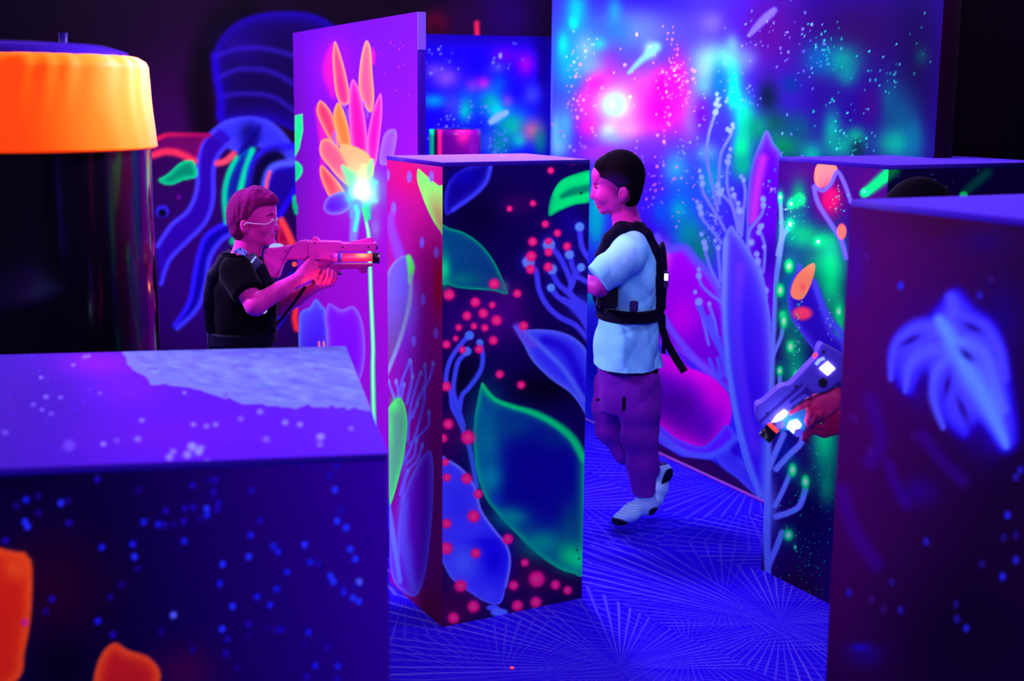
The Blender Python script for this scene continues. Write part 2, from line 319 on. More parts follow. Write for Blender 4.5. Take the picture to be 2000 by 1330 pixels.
# big galaxy mural wall on the right
mA = onz(1150, 822, 0); mB = onz(1480, 975, 0); dM = (mB - mA) / np.linalg.norm(mB - mA)
def on_line(x, A, d):
    r = ray(x, 500); n = np.cross(d, Z); t = ((A - O) @ n) / (r @ n); q = O + r * t; return np.array([q[0], q[1], 0])
m0 = on_line(1072, mA, dM); m1 = on_line(1812, mA, dM)
def p_galaxy(P):
    b = Brush(P, (40, 20, 220)); b.fade(1380, 200, (52, 40, 245), 1600, 180, (20, 0, 105))
    B = b.blob
    B(1500, 60, 90, 110, (58, 0, 100), .9); B(1680, 60, 110, 80, (26, 0, 62), .9); B(1790, 120, 60, 200, (8, 0, 50), .9); B(1250, 0, 130, 40, (20, 0, 230), .8)
    for x, y, rx, ry, c, a in (
        (1125, 25, 22, 50, (0, 175, 165), 1), (1130, 95, 60, 75, (20, 110, 240), .9), (1120, 45, 10, 14, (0, 220, 225), .9), (1100, 90, 12, 28, (0, 218, 230), .95), (1200, 30, 16, 40, (0, 140, 200), .8),
        (1145, 95, 28, 32, (110, 150, 255), .9), (1174, 85, 16, 14, (0, 225, 230), .9), (1240, 60, 70, 45, (75, 95, 255), .9), (1270, 98, 13, 17, (130, 200, 255), .9), (1390, 45, 26, 24, (85, 70, 255), .8),
        (1095, 180, 26, 60, (50, 50, 255), .8), (1105, 250, 18, 40, (60, 190, 250), .9), (1085, 265, 12, 45, (120, 215, 250), .9), (1190, 160, 24, 90, (170, 0, 240), .6),
        (1165, 160, 24, 36, (255, 0, 230), 1), (1150, 200, 30, 34, (255, 30, 235), .9), (1150, 250, 28, 30, (255, 20, 230), .9), (1215, 175, 50, 45, (210, 60, 250), .6), (1270, 165, 60, 40, (160, 60, 255), .9),
        (1230, 235, 70, 55, (255, 90, 240), 1), (1290, 215, 46, 55, (255, 0, 230), 1), (1292, 170, 18, 34, (255, 0, 235), 1), (1325, 150, 22, 50, (190, 0, 220), .9), (1200, 205, 32, 32, (140, 255, 235), 1), (1190, 258, 20, 20, (225, 245, 255), 1), (1200, 272, 34, 20, (150, 215, 255), .9), (1225, 255, 26, 20, (245, 160, 245), .8),
        (1195, 205, 10, 12, (190, 255, 215), .9), (1340, 220, 22, 60, (220, 0, 210), .8), (1170, 300, 60, 26, (235, 50, 235), .8), (1270, 300, 60, 40, (130, 60, 255), .9), (1290, 350, 50, 60, (85, 0, 240), .9), (1280, 460, 60, 70, (60, 0, 220), .9),
        (1355, 200, 20, 60, (110, 90, 200), .6), (1385, 120, 38, 38, (105, 150, 180), .9), (1378, 140, 20, 30, (110, 150, 190), .7), (1420, 118, 36, 30, (95, 200, 160), .9), (1430, 90, 14, 24, (80, 135, 170), .8), (1456, 115, 26, 24, (85, 95, 170), .7), (1375, 170, 18, 22, (70, 150, 210), .8),
        (1350, 240, 22, 40, (110, 90, 210), .7), (1370, 225, 18, 36, (84, 0, 190), .9), (1432, 160, 18, 40, (0, 185, 170), .95), (1433, 192, 13, 20, (0, 250, 165), 1), (1405, 160, 18, 50, (0, 90, 190), .9), (1450, 225, 20, 44, (0, 195, 155), .95), (1462, 245, 18, 44, (0, 180, 140), .9), (1448, 290, 19, 36, (0, 240, 140), 1), (1450, 325, 24, 30, (0, 180, 140), .9),
        (1380, 300, 24, 20, (95, 150, 200), .9), (1390, 350, 26, 46, (0, 170, 170), .8), (1320, 330, 26, 34, (70, 190, 235), .9), (1330, 400, 40, 90, (0, 110, 215), .8), (1325, 410, 18, 20, (0, 180, 200), .8), (1345, 455, 30, 40, (0, 150, 160), .9), (1370, 490, 30, 40, (0, 130, 110), .9), (1290, 415, 20, 30, (0, 100, 225), .6), (1165, 400, 20, 60, (0, 210, 225), 1), (1163, 440, 16, 40, (0, 200, 215), 1), (1150, 570, 24, 30, (0, 200, 200), .8), (1160, 700, 26, 80, (10, 0, 170), .8), (1200, 360, 26, 60, (90, 60, 255), .7),
        (1500, 190, 24, 40, (0, 14, 40), .95), (1515, 240, 38, 30, (0, 50, 60), .9), (1530, 285, 50, 34, (0, 115, 80), 1), (1480, 250, 24, 30, (0, 120, 95), .9), (1560, 250, 30, 30, (0, 60, 90), .8), (1585, 300, 24, 22, (0, 140, 130), .9), (1545, 165, 22, 22, (0, 30, 110), .9),
        (1640, 118, 44, 34, (0, 112, 108), .95), (1598, 115, 34, 34, (0, 62, 130), .9), (1655, 145, 22, 26, (0, 100, 110), .8), (1625, 255, 20, 44, (0, 125, 120), .9), (1645, 285, 40, 28, (0, 115, 108), .95), (1672, 265, 20, 18, (0, 130, 110), .9), (1675, 290, 14, 20, (0, 22, 40), .9),
        (1735, 200, 22, 50, (0, 62, 92), .9), (1760, 220, 26, 60, (0, 58, 92), .8), (1750, 280, 46, 36, (0, 122, 108), 1), (1785, 270, 20, 60, (0, 80, 110), .8), (1700, 205, 26, 40, (38, 0, 88), .8), (1800, 110, 14, 20, (0, 50, 62), .7)):
        B(x, y, rx, ry, c, a)
    B(1108, 130, 26, 50, (0, 165, 235), .7); B(1092, 285, 20, 26, (130, 235, 250), .8); B(1150, 130, 34, 24, (90, 150, 255), .7); B(1200, 60, 40, 34, (10, 90, 240), .6)
    b.stroke([(1464, 68), (1488, 42), (1512, 20)], [4, 7, 8, 6], (88, 72, 255), 1, .5); b.stroke([(1228, 142), (1250, 120), (1282, 92)], [3, 6, 9], (100, 165, 255), .9, .8)
    b.stroke([(1074, -20), (1074, 900)], 3.5, (120, 110, 255), .85, .9)
    W = (190, 200, 255); Pk = (255, 130, 150)
    b.specks(46, 1100, 80, 1190, 300, [Pk, (255, 110, 190), W], 1.4, 4.5, 3, 5); b.specks(90, 1300, 80, 1360, 430, [Pk, (255, 120, 140)], 1.3, 4, 4, 7); b.specks(110, 1330, 150, 1420, 460, [(120, 150, 255), (140, 170, 255)], 1.3, 4, 5, 7)
    b.specks(60, 1250, 60, 1340, 450, [Pk, (190, 150, 255)], 1.3, 4, 6, 6); b.specks(90, 1450, 30, 1640, 330, [(110, 120, 255), (120, 160, 255)], 1.2, 3.4, 7, 7); b.specks(130, 1600, 20, 1805, 300, [(0, 200, 160), (60, 200, 200)], 1.1, 2.8, 8, 10); b.specks(60, 1100, 60, 1350, 300, [(220, 230, 255), (255, 170, 230)], 1.4, 4, 9)
    # magenta petals behind the boy
    b.leaf([(1283, 462), (1303, 487), (1335, 484), (1362, 510), (1392, 545), (1412, 590), (1425, 700), (1400, 740), (1330, 690), (1240, 640), (1240, 500)], (176, 0, 245), (120, 60, 255), 9, 1, 2, grad=(1290, 480, 1380, 640, (110, 0, 220)))
    B(1330, 620, 40, 50, (200, 0, 235), .8); B(1300, 500, 12, 30, (230, 80, 230), .8)
    b.stroke([(1283, 460), (1300, 486), (1335, 484), (1362, 512), (1395, 548), (1415, 600)], [6, 8, 7], (95, 80, 255), .95, .8)
    b.leaf([(1240, 690), (1290, 690), (1340, 715), (1375, 730), (1408, 750), (1428, 790), (1424, 830), (1405, 868), (1370, 880), (1320, 862), (1285, 835), (1240, 800)], (140, 0, 235), (250, 0, 235), 26, 1, 3, grad=(1390, 740, 1310, 840, (60, 0, 150)))
    B(1400, 770, 30, 40, (255, 0, 225), .9); B(1310, 710, 30, 20, (220, 0, 235), .8); B(1325, 790, 40, 34, (70, 0, 150), .8)
    b.stroke([(1295, 620), (1330, 670), (1365, 708), (1400, 735)], 7, (110, 90, 255), .9, .8)
    b.leaf([(1283, 828), (1320, 855), (1370, 872), (1400, 850), (1418, 830), (1436, 850), (1420, 880), (1385, 893), (1335, 888), (1283, 862)], (110, 20, 255), (90, 90, 255), 7, 1, 2)
    b.stroke([(1283, 845), (1320, 875), (1360, 890), (1400, 886), (1438, 856)], 7, (90, 105, 255), 1, .7)
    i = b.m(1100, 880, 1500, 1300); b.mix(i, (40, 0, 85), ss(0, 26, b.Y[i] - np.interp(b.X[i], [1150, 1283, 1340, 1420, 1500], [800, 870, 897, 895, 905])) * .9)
    b.leaf([(1400, 890), (1425, 880), (1450, 900), (1480, 920), (1500, 980), (1475, 968), (1440, 935), (1410, 912)], (70, 60, 240), (85, 90, 255), 6, 1, 3); B(1438, 880, 12, 16, (50, 0, 200), .9)
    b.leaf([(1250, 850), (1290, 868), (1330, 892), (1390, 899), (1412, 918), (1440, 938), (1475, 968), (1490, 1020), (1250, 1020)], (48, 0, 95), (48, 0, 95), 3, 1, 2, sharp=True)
    # tall leaves
    b.leaf([(1497, 255), (1512, 281), (1529, 310), (1540, 400), (1530, 560), (1500, 640), (1462, 540), (1458, 440), (1461, 365), (1470, 315), (1482, 285)], (88, 0, 225), (85, 100, 255), 9, 1, 1.5)
    b.stroke([(1490, 310), (1478, 370), (1472, 430)], 9, (190, 50, 255), .8, .9); B(1500, 500, 24, 40, (40, 0, 180), .9)
    F5 = T(2.83, 1250, 150); F6 = T(2.216, 1250, 600); w5 = 3.1
    for k, L_ in enumerate(([(425, 180), (410, 220), (378, 330), (370, 450), (400, 600), (430, 740)], [(505, 320), (480, 360), (445, 440), (435, 600), (440, 700)], [(490, 470), (480, 540), (485, 620), (515, 720), (548, 860)], [(340, 590), (350, 640), (390, 710), (440, 790), (470, 850)], [(335, 750), (350, 790), (400, 850), (450, 920)], [(570, 570), (582, 640), (570, 760), (560, 880)], [(440, 640), (500, 700), (530, 790), (540, 860)], [(515, 650), (545, 740), (552, 860)], [(355, 930), (365, 980), (395, 1070), (440, 1160)], [(430, 940), (435, 1010), (446, 1130)], [(325, 1090), (340, 1150), (400, 1210), (460, 1250)], [(325, 1260), (345, 1330), (380, 1480)], [(385, 1270), (412, 1350), (430, 1450)], [(682, 690), (675, 755), (622, 825), (600, 870), (600, 970)], [(662, 850), (690, 940), (682, 1080)], [(648, 1010), (672, 1090), (700, 1220)])):
        b.stroke(F5(L_), w5, (100, 115, 255), 1, .6)
    for x, y, r in F5([(425, 95, 11), (430, 125, 13), (420, 150, 15), (435, 160, 12), (418, 195, 16), (485, 290, 13), (512, 265, 12), (500, 300, 14), (515, 280, 10), (500, 400, 11), (492, 440, 14), (486, 470, 17), (330, 520, 11), (340, 555, 15), (345, 590, 16), (315, 690, 10), (330, 720, 18), (338, 755, 16), (558, 550, 11), (573, 570, 13), (430, 600, 15), (440, 640, 20), (455, 625, 12), (510, 620, 11), (520, 655, 15), (550, 740, 20), (545, 700, 12), (340, 870, 12), (355, 915, 17), (362, 945, 16), (415, 905, 10), (432, 945, 15), (325, 1065, 12), (325, 1100, 17), (305, 1190, 12), (325, 1245, 22), (383, 1255, 12), (680, 675, 16), (682, 710, 16), (665, 830, 17), (675, 822, 12), (655, 860, 14), (685, 940, 12), (645, 980, 16), (650, 1020, 20), (615, 915, 18), (695, 1180, 18), (660, 1080, 12)]): B(x, y, r, r * 1.1, (120, 150, 255), 1, hard=.35)
    for L_ in ([(265, 0), (300, 100), (350, 200), (375, 300)], [(300, 40), (330, 130), (362, 210)], [(340, 130), (362, 240)], [(300, 225), (340, 310), (385, 360)], [(335, 220), (352, 300)], [(250, 0), (290, 60), (330, 150)]): b.stroke(F6(L_), 3.6, (85, 85, 255), 1, .7)
    b.leaf([(1427, 441), (1439, 455), (1453, 472), (1478, 516), (1495, 567), (1506, 640), (1508, 780), (1498, 870), (1492, 985), (1474, 955), (1450, 890), (1431, 800), (1417, 690), (1412, 600), (1412, 480)], (66, 40, 250), (98, 130, 255), 12, 1, 1.5, grad=(1450, 540, 1470, 800, (60, 8, 235)))
    b.stroke([(1418, 470), (1414, 600), (1420, 700), (1436, 800), (1462, 900), (1485, 965)], 5, (105, 140, 255), .8, .9)
    b.stroke([(1446, 520), (1440, 640), (1452, 760), (1475, 880)], 9, (110, 60, 255), .6, .9)
    b.specks(14, 1490, 330, 1515, 420, [(0, 210, 210), W], 1.5, 3.5, 21)
    return b
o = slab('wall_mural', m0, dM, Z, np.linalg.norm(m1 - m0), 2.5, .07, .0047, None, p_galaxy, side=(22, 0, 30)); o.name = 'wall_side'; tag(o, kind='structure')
plane('trim_1', m0 + np.cross(dM, Z) * .014, dM, Z, np.linalg.norm(m1 - m0), .009, material('trim_strip', (150, 50, 235)), th=.013)
plane('wall_far', m1 + np.array([.02, .25, 0]), (.93, .37, 0), Z, 2.3, 2.8, DARKW)

# small galaxy panel beyond the pillar
s1 = onY(1082, 72, 6.74); zS = s1[2]; s0 = onY(770, 62, 6.72)
for yy in np.arange(5.6, 9, .01):
    q = onY(770, 62, yy)
    if abs(q[2] - zS) < .004: s0 = q; break
s1 = np.array([s1[0], s1[1], 0]); s0 = np.array([s0[0], min(max(s0[1], 6.5), 7.3), 0])
def p_small(P):
    b = Brush(P, (16, 0, 200)); b.fade(900, 70, (18, 0, 130), 900, 130, (18, 0, 225)); f = T(3.911, 820, 0); B = b.blob
    B(1060, 120, 20, 120, (10, 0, 110), .9); B(940, 120, 26, 24, (8, 0, 160), .8)
    for x, y, rx, ry, c, a in ((200, 600, 110, 90, (110, 60, 255), .9), (110, 540, 80, 60, (85, 50, 240), .8), (650, 420, 110, 80, (80, 0, 180), .9), (810, 490, 80, 100, (140, 0, 235), .9), (590, 520, 70, 50, (60, 50, 240), .8), (490, 640, 60, 55, (190, 0, 220), 1), (400, 660, 60, 60, (120, 30, 190), .8), (600, 640, 80, 80, (0, 60, 220), .8), (850, 720, 80, 80, (60, 60, 255), .9), (110, 770, 110, 60, (0, 130, 210), 1), (350, 820, 90, 130, (0, 130, 160), .9), (340, 850, 40, 60, (0, 195, 175), .9), (250, 800, 70, 100, (70, 60, 210), .7), (540, 780, 120, 120, (0, 140, 150), 1), (590, 850, 70, 70, (0, 210, 200), .95), (670, 770, 45, 60, (120, 50, 225), .9), (700, 960, 150, 140, (0, 175, 150), 1), (760, 1070, 60, 60, (0, 200, 190), .9), (860, 1000, 90, 90, (200, 90, 150), 1), (920, 1080, 60, 120, (0, 140, 140), .8), (600, 1100, 120, 120, (0, 130, 145), 1), (520, 1080, 60, 80, (50, 60, 200), .7), (740, 700, 100, 60, (10, 0, 200), .7)):
        (x, y, rx), ry = f([(x, y, rx)])[0], ry / 3.911; B(x, y, rx, ry, c, a)
    b.stroke(f([(545, 930), (600, 890), (660, 860)]), [6, 8, 5], (135, 175, 255), 1, .6)
    b.specks(60, 840, 90, 1060, 290, [(100, 120, 255), (130, 140, 255)], 1.3, 4, 31, 6); b.specks(26, 955, 255, 990, 300, [(100, 120, 255)], 1.5, 5, 32)
    return b
P_small = empty('galaxy_panel', (s0 + s1) / 2, 'shorter galaxy painted partition board between the purple panel and the big mural wall', 'partition')
slab('board', s0, s1 - s0, Z, np.linalg.norm(s1 - s0), zS, .03, .006, P_small, p_small, side=(20, 0, 90))

# ------------------------------------------------------------------ purple flower panel
pr = onY(815, 23, 4.6); pl = onY(572, 68, 6.4); zP = pr[2]; pr = np.array([pr[0], pr[1], 0]); pl = np.array([pl[0], pl[1], 0])
def p_flower(P):
    b = Brush(P, (130, 0, 215)); b.fade(690, 60, (98, 0, 222), 690, 420, (142, 0, 184)); f = T(3.167, 560, 0); g = T(2.89, 560, 380); B = b.blob
    B(585, 250, 22, 300, (110, 0, 175), .7); B(650, 130, 40, 60, (190, 0, 205), .5); B(690, 600, 80, 140, (140, 0, 175), .6)
    Or = (255, 160, 95); Pk = (255, 100, 180)
    b.leaf(f([(290, 270), (240, 330), (215, 430), (235, 520), (290, 620), (310, 500)]), (215, 10, 160), (180, 0, 190), 8, .9, 4)
    b.leaf(f([(180, 650), (185, 780), (205, 950), (200, 1080), (230, 1170), (250, 1000), (300, 800)]), (235, 30, 160), (210, 10, 180), 8, .8, 4)
    b.leaf(f([(530, 290), (548, 330), (545, 400), (525, 380)]), (220, 10, 190), (200, 0, 200), 3, .8, 3)
    P_ = lambda L_, i, e, w=5, **k: b.leaf(f(L_), i, e, w, 1, 1.3, **k)
    P_([(300, 255), (340, 360), (375, 500), (390, 610), (370, 650), (330, 640), (300, 560), (285, 400), (285, 320)], (255, 30, 125), Or)
    P_([(490, 252), (520, 300), (530, 450), (541, 600), (525, 692), (490, 670), (455, 590), (445, 500), (460, 350)], (250, 70, 130), Or)
    P_([(205, 622), (260, 670), (300, 760), (320, 910), (270, 870), (220, 780), (185, 690)], (255, 40, 100), Or)
    P_([(315, 635), (350, 680), (385, 800), (400, 960), (350, 960), (310, 830), (288, 710)], (255, 105, 45), Or)
    P_([(410, 490), (450, 560), (480, 700), (497, 850), (492, 1000), (420, 1000), (395, 850), (385, 700), (388, 560)], (255, 0, 150), Pk, 6)
    P_([(583, 578), (590, 700), (575, 850), (555, 1000), (520, 1050), (497, 900), (510, 780), (540, 660)], (235, 0, 165), Pk)
    P_([(330, 900), (400, 900), (500, 950), (540, 1050), (500, 1130), (400, 1130), (350, 1030)], (255, 160, 110), (255, 165, 100), 8)
    P_([(215, 870), (270, 865), (340, 940), (395, 1060), (390, 1150), (330, 1110), (260, 1030), (205, 950)], (255, 80, 120), (255, 165, 105))
    P_([(215, 1022), (270, 1070), (330, 1140), (358, 1200), (270, 1218), (230, 1150), (205, 1070)], (255, 50, 85), (255, 160, 100))
    b.leaf(f([(360, 1190), (300, 1195), (245, 1230), (228, 1290), (265, 1325), (340, 1320), (400, 1270)]), (90, 0, 215), (135, 115, 255), 6)
    b.leaf(f([(590, 870), (620, 810), (670, 800), (682, 850), (665, 950), (650, 1010), (575, 1010)]), (135, 60, 255), (145, 100, 255), 6)
    for x, y in ((358, 655), (375, 690), (380, 720), (478, 640), (495, 690), (500, 715), (290, 850), (300, 880), (297, 825)): B(*f([(x, y)])[0], 3, 6, (125, 90, 255), .9)
    cx, cy = 707, 373
    B(cx, cy - 5, 40, 46, (200, 255, 160), .55); B(cx, cy, 44, 40, (0, 235, 190), .5)
    for dx, dy, ww, c in ((-38, -48, 10, (90, 255, 150)), (20, -60, 8, (110, 255, 150)), (28, -18, 12, (90, 235, 200)), (-28, 16, 12, (60, 190, 220)), (-20, 50, 9, (0, 230, 140)), (14, 54, 8, (0, 245, 140)), (28, 20, 13, (120, 235, 200)), (3, -50, 10, (255, 235, 150))):
        b.stroke([(cx, cy), (cx + dx * .55, cy + dy * .55), (cx + dx, cy + dy)], [16, ww, 3], c, .85, .95)
    B(cx, cy, 20, 24, (225, 255, 240), 1); B(cx, cy + 3, 13, 17, (248, 255, 255), 1)
    b.stroke(g([(395, 60), (385, 150), (375, 250)]), [12, 9, 8], (100, 150, 255), .95, .5, (125, 110, 255)); b.stroke(g([(390, 70), (400, 110), (385, 200)]), 4, (60, 255, 190), .8, .7)
    B(733, 445, 12, 26, (120, 130, 190), .7)
    b.stroke(g([(435, 80), (452, 170), (463, 240), (470, 400), (475, 560), (487, 850), (486, 1000), (492, 1300)]), [3, 3.6, 4, 4.2, 5], (60, 245, 130), 1, .5); b.stroke(g([(450, 160), (463, 240), (470, 400), (475, 560), (487, 850), (486, 1000), (492, 1300)]), 1.6, (175, 255, 200), 1, .6)
    b.leaf(g([(165, 590), (200, 630), (222, 670), (228, 900), (80, 900), (70, 700), (90, 655), (130, 635)]), (82, 55, 240), (100, 125, 255), 6, 1, 1.5, grad=g([(110, 700)])[0] + g([(200, 760)])[0] + ((70, 20, 225),))
    b.leaf(g([(235, 618), (265, 625), (310, 650), (370, 630), (410, 670), (435, 760), (442, 900), (420, 1030), (360, 1100), (240, 1100), (225, 800), (215, 690)]), (120, 0, 235), (135, 100, 255), 7, 1, 1.5)
    b.leaf([(576, 226), (591, 222), (592, 255), (585, 290), (575, 310)], (0, 235, 140), (90, 255, 150), 3, 1, 1.2, sharp=True); b.leaf([(574, 316), (588, 322), (591, 335), (584, 348), (574, 354)], (0, 220, 140), (60, 255, 150), 3, 1, 1.2); b.leaf([(574, 390), (581, 400), (581, 418), (574, 414)], (0, 170, 120), (0, 200, 130), 2)
    for x in (623, 632): b.stroke([(x, 668), (x + 1, 682)], 2, (255, 120, 120), 1, .5)
    b.specks(14, 740, 80, 800, 190, [(255, 60, 230), (190, 90, 255)], 1, 1.8, 12)
    return b
PP = empty('flower_panel', (pr + pl) / 2, 'tall purple partition board painted with an orange and pink flower on a green stalk', 'partition')
nP = np.cross(pr - pl, Z); nP /= np.linalg.norm(nP)
slab('board', pl, pr - pl, Z, np.linalg.norm(pr - pl), zP, .028, .0042, PP, p_flower, PG(.8), side=(38, 0, 165))
def prism(name, pts, d, mat, parent=None, bevel=0, smooth=False):
    """closed outline pts (3-D, one plane) pushed out by vector d"""
    bm = bmesh.new(); vs = [bm.verts.new(tuple(p)) for p in pts]; f = bm.faces.new(vs)
    r = bmesh.ops.extrude_face_region(bm, geom=[f]); bmesh.ops.translate(bm, vec=tuple(d), verts=[v for v in r['geom'] if isinstance(v, bmesh.types.BMVert)])
    bmesh.ops.recalc_face_normals(bm, faces=bm.faces)
    if bevel: bmesh.ops.bevel(bm, geom=bm.edges[:], offset=bevel, segments=2, affect='EDGES', clamp_overlap=True)
    me = bpy.data.meshes.new(name); bm.to_mesh(me); bm.free(); return link(name, me, mat, parent, smooth)
def bx(name, c, ax, ay, az, h, mat, parent=None, bevel=0):
    c, ax, ay, az = (np.array(q, float) for q in (c, ax, ay, az)); p = [c - ax * h[0] - ay * h[1] - az * h[2], c + ax * h[0] - ay * h[1] - az * h[2], c + ax * h[0] + ay * h[1] - az * h[2], c - ax * h[0] + ay * h[1] - az * h[2]]
    return prism(name, p, az * h[2] * 2, mat, parent, bevel)
dP = (pr - pl) / np.linalg.norm(pr - pl)
tag(bx('edge_tape', pr - nP * .014 + dP * .003 + Z * (zP - .06), nP, dP, Z, (.0135, .002, .06), material('pale_tape', (118, 78, 255)), PP), 'pale lilac tape on the board end')

# ------------------------------------------------------------------ pillar box in the middle
N_, L_0, R_ = onz(864, 1225, 0), onz(761, 1137, 0), onz(1136, 1168, 0); K_ = L_0 + R_ - N_; hB = 1.312
T3 = T(2.83, 740, 290); T4 = T(2.66, 740, 740)
def p_right(P):
    b = Brush(P, (16, 0, 84)); B = b.blob
    B(930, 420, 60, 60, (4, 0, 40), .7); B(905, 730, 40, 60, (4, 0, 30), .9); B(1060, 760, 80, 40, (4, 0, 26), .9); B(1010, 400, 40, 26, (50, 0, 92), .8); B(990, 600, 40, 50, (80, 0, 120), .8); B(960, 620, 70, 60, (62, 0, 130), .8); B(890, 640, 40, 60, (50, 0, 120), .7); B(1110, 440, 40, 70, (20, 0, 150), .7)
    B(880, 850, 30, 60, (60, 0, 90), .9); B(1000, 1110, 150, 70, (56, 0, 72), .95); B(880, 1190, 60, 50, (74, 0, 70), .9); B(1110, 1140, 34, 26, (30, 0, 50), .8); B(985, 1020, 24, 60, (6, 0, 60), .9); B(1050, 1080, 50, 40, (24, 0, 50), .6)
    b.leaf([(872, 420), (900, 400), (935, 372), (955, 345), (960, 322), (940, 318), (905, 330), (878, 352), (868, 385)], (16, 0, 150), (50, 45, 240), 7, .95, 2.5); B(905, 345, 28, 16, (14, 0, 190), .7); b.stroke([(958, 324), (950, 355), (925, 382), (885, 410)], 4, (64, 62, 255), .95, .9)
    b.leaf([(850, 443), (880, 446), (910, 456), (940, 478), (965, 510), (983, 548), (991, 574), (962, 568), (900, 563), (876, 556), (850, 545)], (0, 78, 135), (0, 175, 130), 4.5, 1, 1.2, grad=(865, 520, 950, 520, (10, 60, 130)))
    B(868, 530, 12, 32, (0, 245, 145), .95); B(900, 545, 40, 14, (0, 130, 130), .7); B(985, 560, 10, 14, (70, 100, 130), .8)
    b.leaf([(1072, 422), (1074, 390), (1090, 358), (1118, 341), (1160, 335), (1160, 390), (1122, 401), (1095, 412)], (0, 235, 125), (0, 130, 105), 4, 1, 1.2)
    b.stroke([(1098, 384), (1120, 374), (1160, 366)], [4, 7, 8], (0, 130, 105), .9, .8); b.stroke([(1084, 380), (1105, 356), (1160, 345)], [4, 7, 8], (0, 252, 130), .9, .8); b.stroke([(1082, 408), (1110, 394), (1160, 383)], [4, 6, 7], (0, 252, 130), .9, .8)
    for L_ in ([(1132, 444), (1134, 467), (1139, 488), (1160, 520)], [(1072, 477), (1093, 502), (1107, 530), (1115, 551)], [(1113, 498), (1118, 520), (1123, 534), (1116, 559)], [(1134, 523), (1122, 541), (1113, 566), (1118, 580), (1139, 596), (1160, 608)], [(1077, 527), (1088, 551), (1111, 573), (1136, 594), (1160, 625)], [(1076, 562), (1090, 580), (1115, 597), (1132, 615), (1150, 645)], [(1033, 516), (1047, 530), (1053, 566), (1069, 597), (1093, 619), (1125, 636), (1150, 665)], [(1123, 537), (1160, 558)], [(1100, 585), (1130, 600), (1150, 630)]):
        b.stroke(L_, 5.4, (68, 60, 255), 1, .6)
    b.blob(1135, 600, 24, 22, (62, 60, 250), .85)
    for x, y, r in ((1132, 443, 9), (1072, 478, 12), (1112, 497, 9), (1135, 522, 8), (1078, 526, 10), (1076, 562, 8), (1032, 512, 12)): B(x, y, r * 1.7, r * 1.7, (30, 30, 220), .6); B(x, y, r, r, (92, 140, 255), 1, hard=.3)
    b.leaf([(1003, 636), (1020, 643), (1060, 643), (1095, 648), (1125, 662), (1148, 690), (1160, 760), (1160, 860), (1144, 812), (1116, 770), (1075, 740), (1040, 705), (1022, 672)], (52, 48, 250), (92, 110, 255), 8, 1, 2)
    b.stroke([(1065, 665), (1100, 680), (1125, 720), (1143, 770)], 9, (30, 0, 210), .75, .9); b.stroke([(1015, 640), (1060, 680), (1100, 720), (1140, 780)], 5, (90, 115, 255), .8, .9); b.stroke([(1010, 638), (1025, 660), (1040, 672)], 8, (110, 70, 240), .7, .9)
    for L_ in ([(917, 654), (895, 679), (878, 707), (871, 742), (880, 765), (884, 796), (901, 830), (916, 871), (924, 909), (931, 950)], [(913, 686), (895, 707), (887, 742), (886, 765), (892, 790), (905, 830)], [(938, 670), (943, 696), (938, 725), (917, 756), (902, 774), (896, 812)]):
        b.stroke(L_, 4.8, (66, 72, 255), 1, .6)
    for x, y, r in ((917, 655, 9), (912, 686, 9), (937, 669, 7)): B(x, y, r, r, (72, 120, 255), 1, hard=.3)
    b.leaf([(941, 747), (950, 765), (966, 779), (985, 788), (1003, 794), (1026, 799), (1048, 808), (1070, 818), (1090, 831), (1107, 845), (1120, 858), (1132, 875), (1141, 895), (1141, 966), (1139, 1040), (1139, 1121), (1120, 1120), (1101, 1115), (1080, 1104), (1060, 1090), (1035, 1069), (1011, 1045), (988, 1022), (966, 997), (953, 980), (943, 960), (935, 935), (929, 909), (926, 880), (925, 853), (926, 825), (930, 796)], (12, 0, 142), (0, 205, 130), 11, 1, 1.3)
    for x, y, rx, ry, c, a in ((952, 850, 36, 90, (0, 140, 160), .9), (960, 935, 26, 34, (0, 170, 175), .85), (1000, 830, 60, 34, (0, 80, 140), .8), (1080, 860, 34, 26, (0, 60, 130), .5), (1000, 1010, 40, 26, (0, 165, 150), .95), (1060, 1060, 50, 34, (0, 165, 140), .95), (1115, 1030, 30, 60, (0, 95, 120), .8), (1112, 1085, 30, 30, (0, 225, 120), .95), (1128, 1095, 18, 20, (0, 255, 130), 1), (1050, 940, 60, 60, (12, 0, 142), .9), (970, 975, 12, 14, (16, 60, 190), .6)): B(x, y, rx, ry, c, a)
    b.stroke([(943, 752), (966, 779), (1003, 794), (1048, 808), (1090, 831), (1120, 858), (1140, 895)], [3, 4, 6, 7, 8], (0, 240, 125), .85, .8)
    b.leaf([(858, 903), (879, 901), (905, 920), (928, 953), (939, 996), (966, 1036), (989, 1066), (996, 1098), (988, 1146), (978, 1178), (951, 1177), (913, 1154), (883, 1131), (866, 1101), (858, 1070)], (62, 58, 255), (98, 108, 255), 4, 1, 1.2)
    B(965, 1090, 34, 50, (18, 0, 225), .95); B(945, 1060, 40, 12, (20, 0, 225), .6); B(895, 980, 20, 40, (48, 40, 235), .7); B(905, 1100, 30, 34, (82, 110, 255), .7); B(950, 1160, 24, 14, (70, 70, 255), .8)
    b.stroke([(879, 901), (905, 920), (928, 953), (939, 996), (966, 1036), (989, 1066), (996, 1098), (988, 1146)], 2.4, (110, 120, 255), .95, .7)
    B(963, 1187, 13, 6, (76, 84, 255), 1, hard=.25); B(975, 1196, 17, 8, (88, 110, 255), 1, hard=.25)
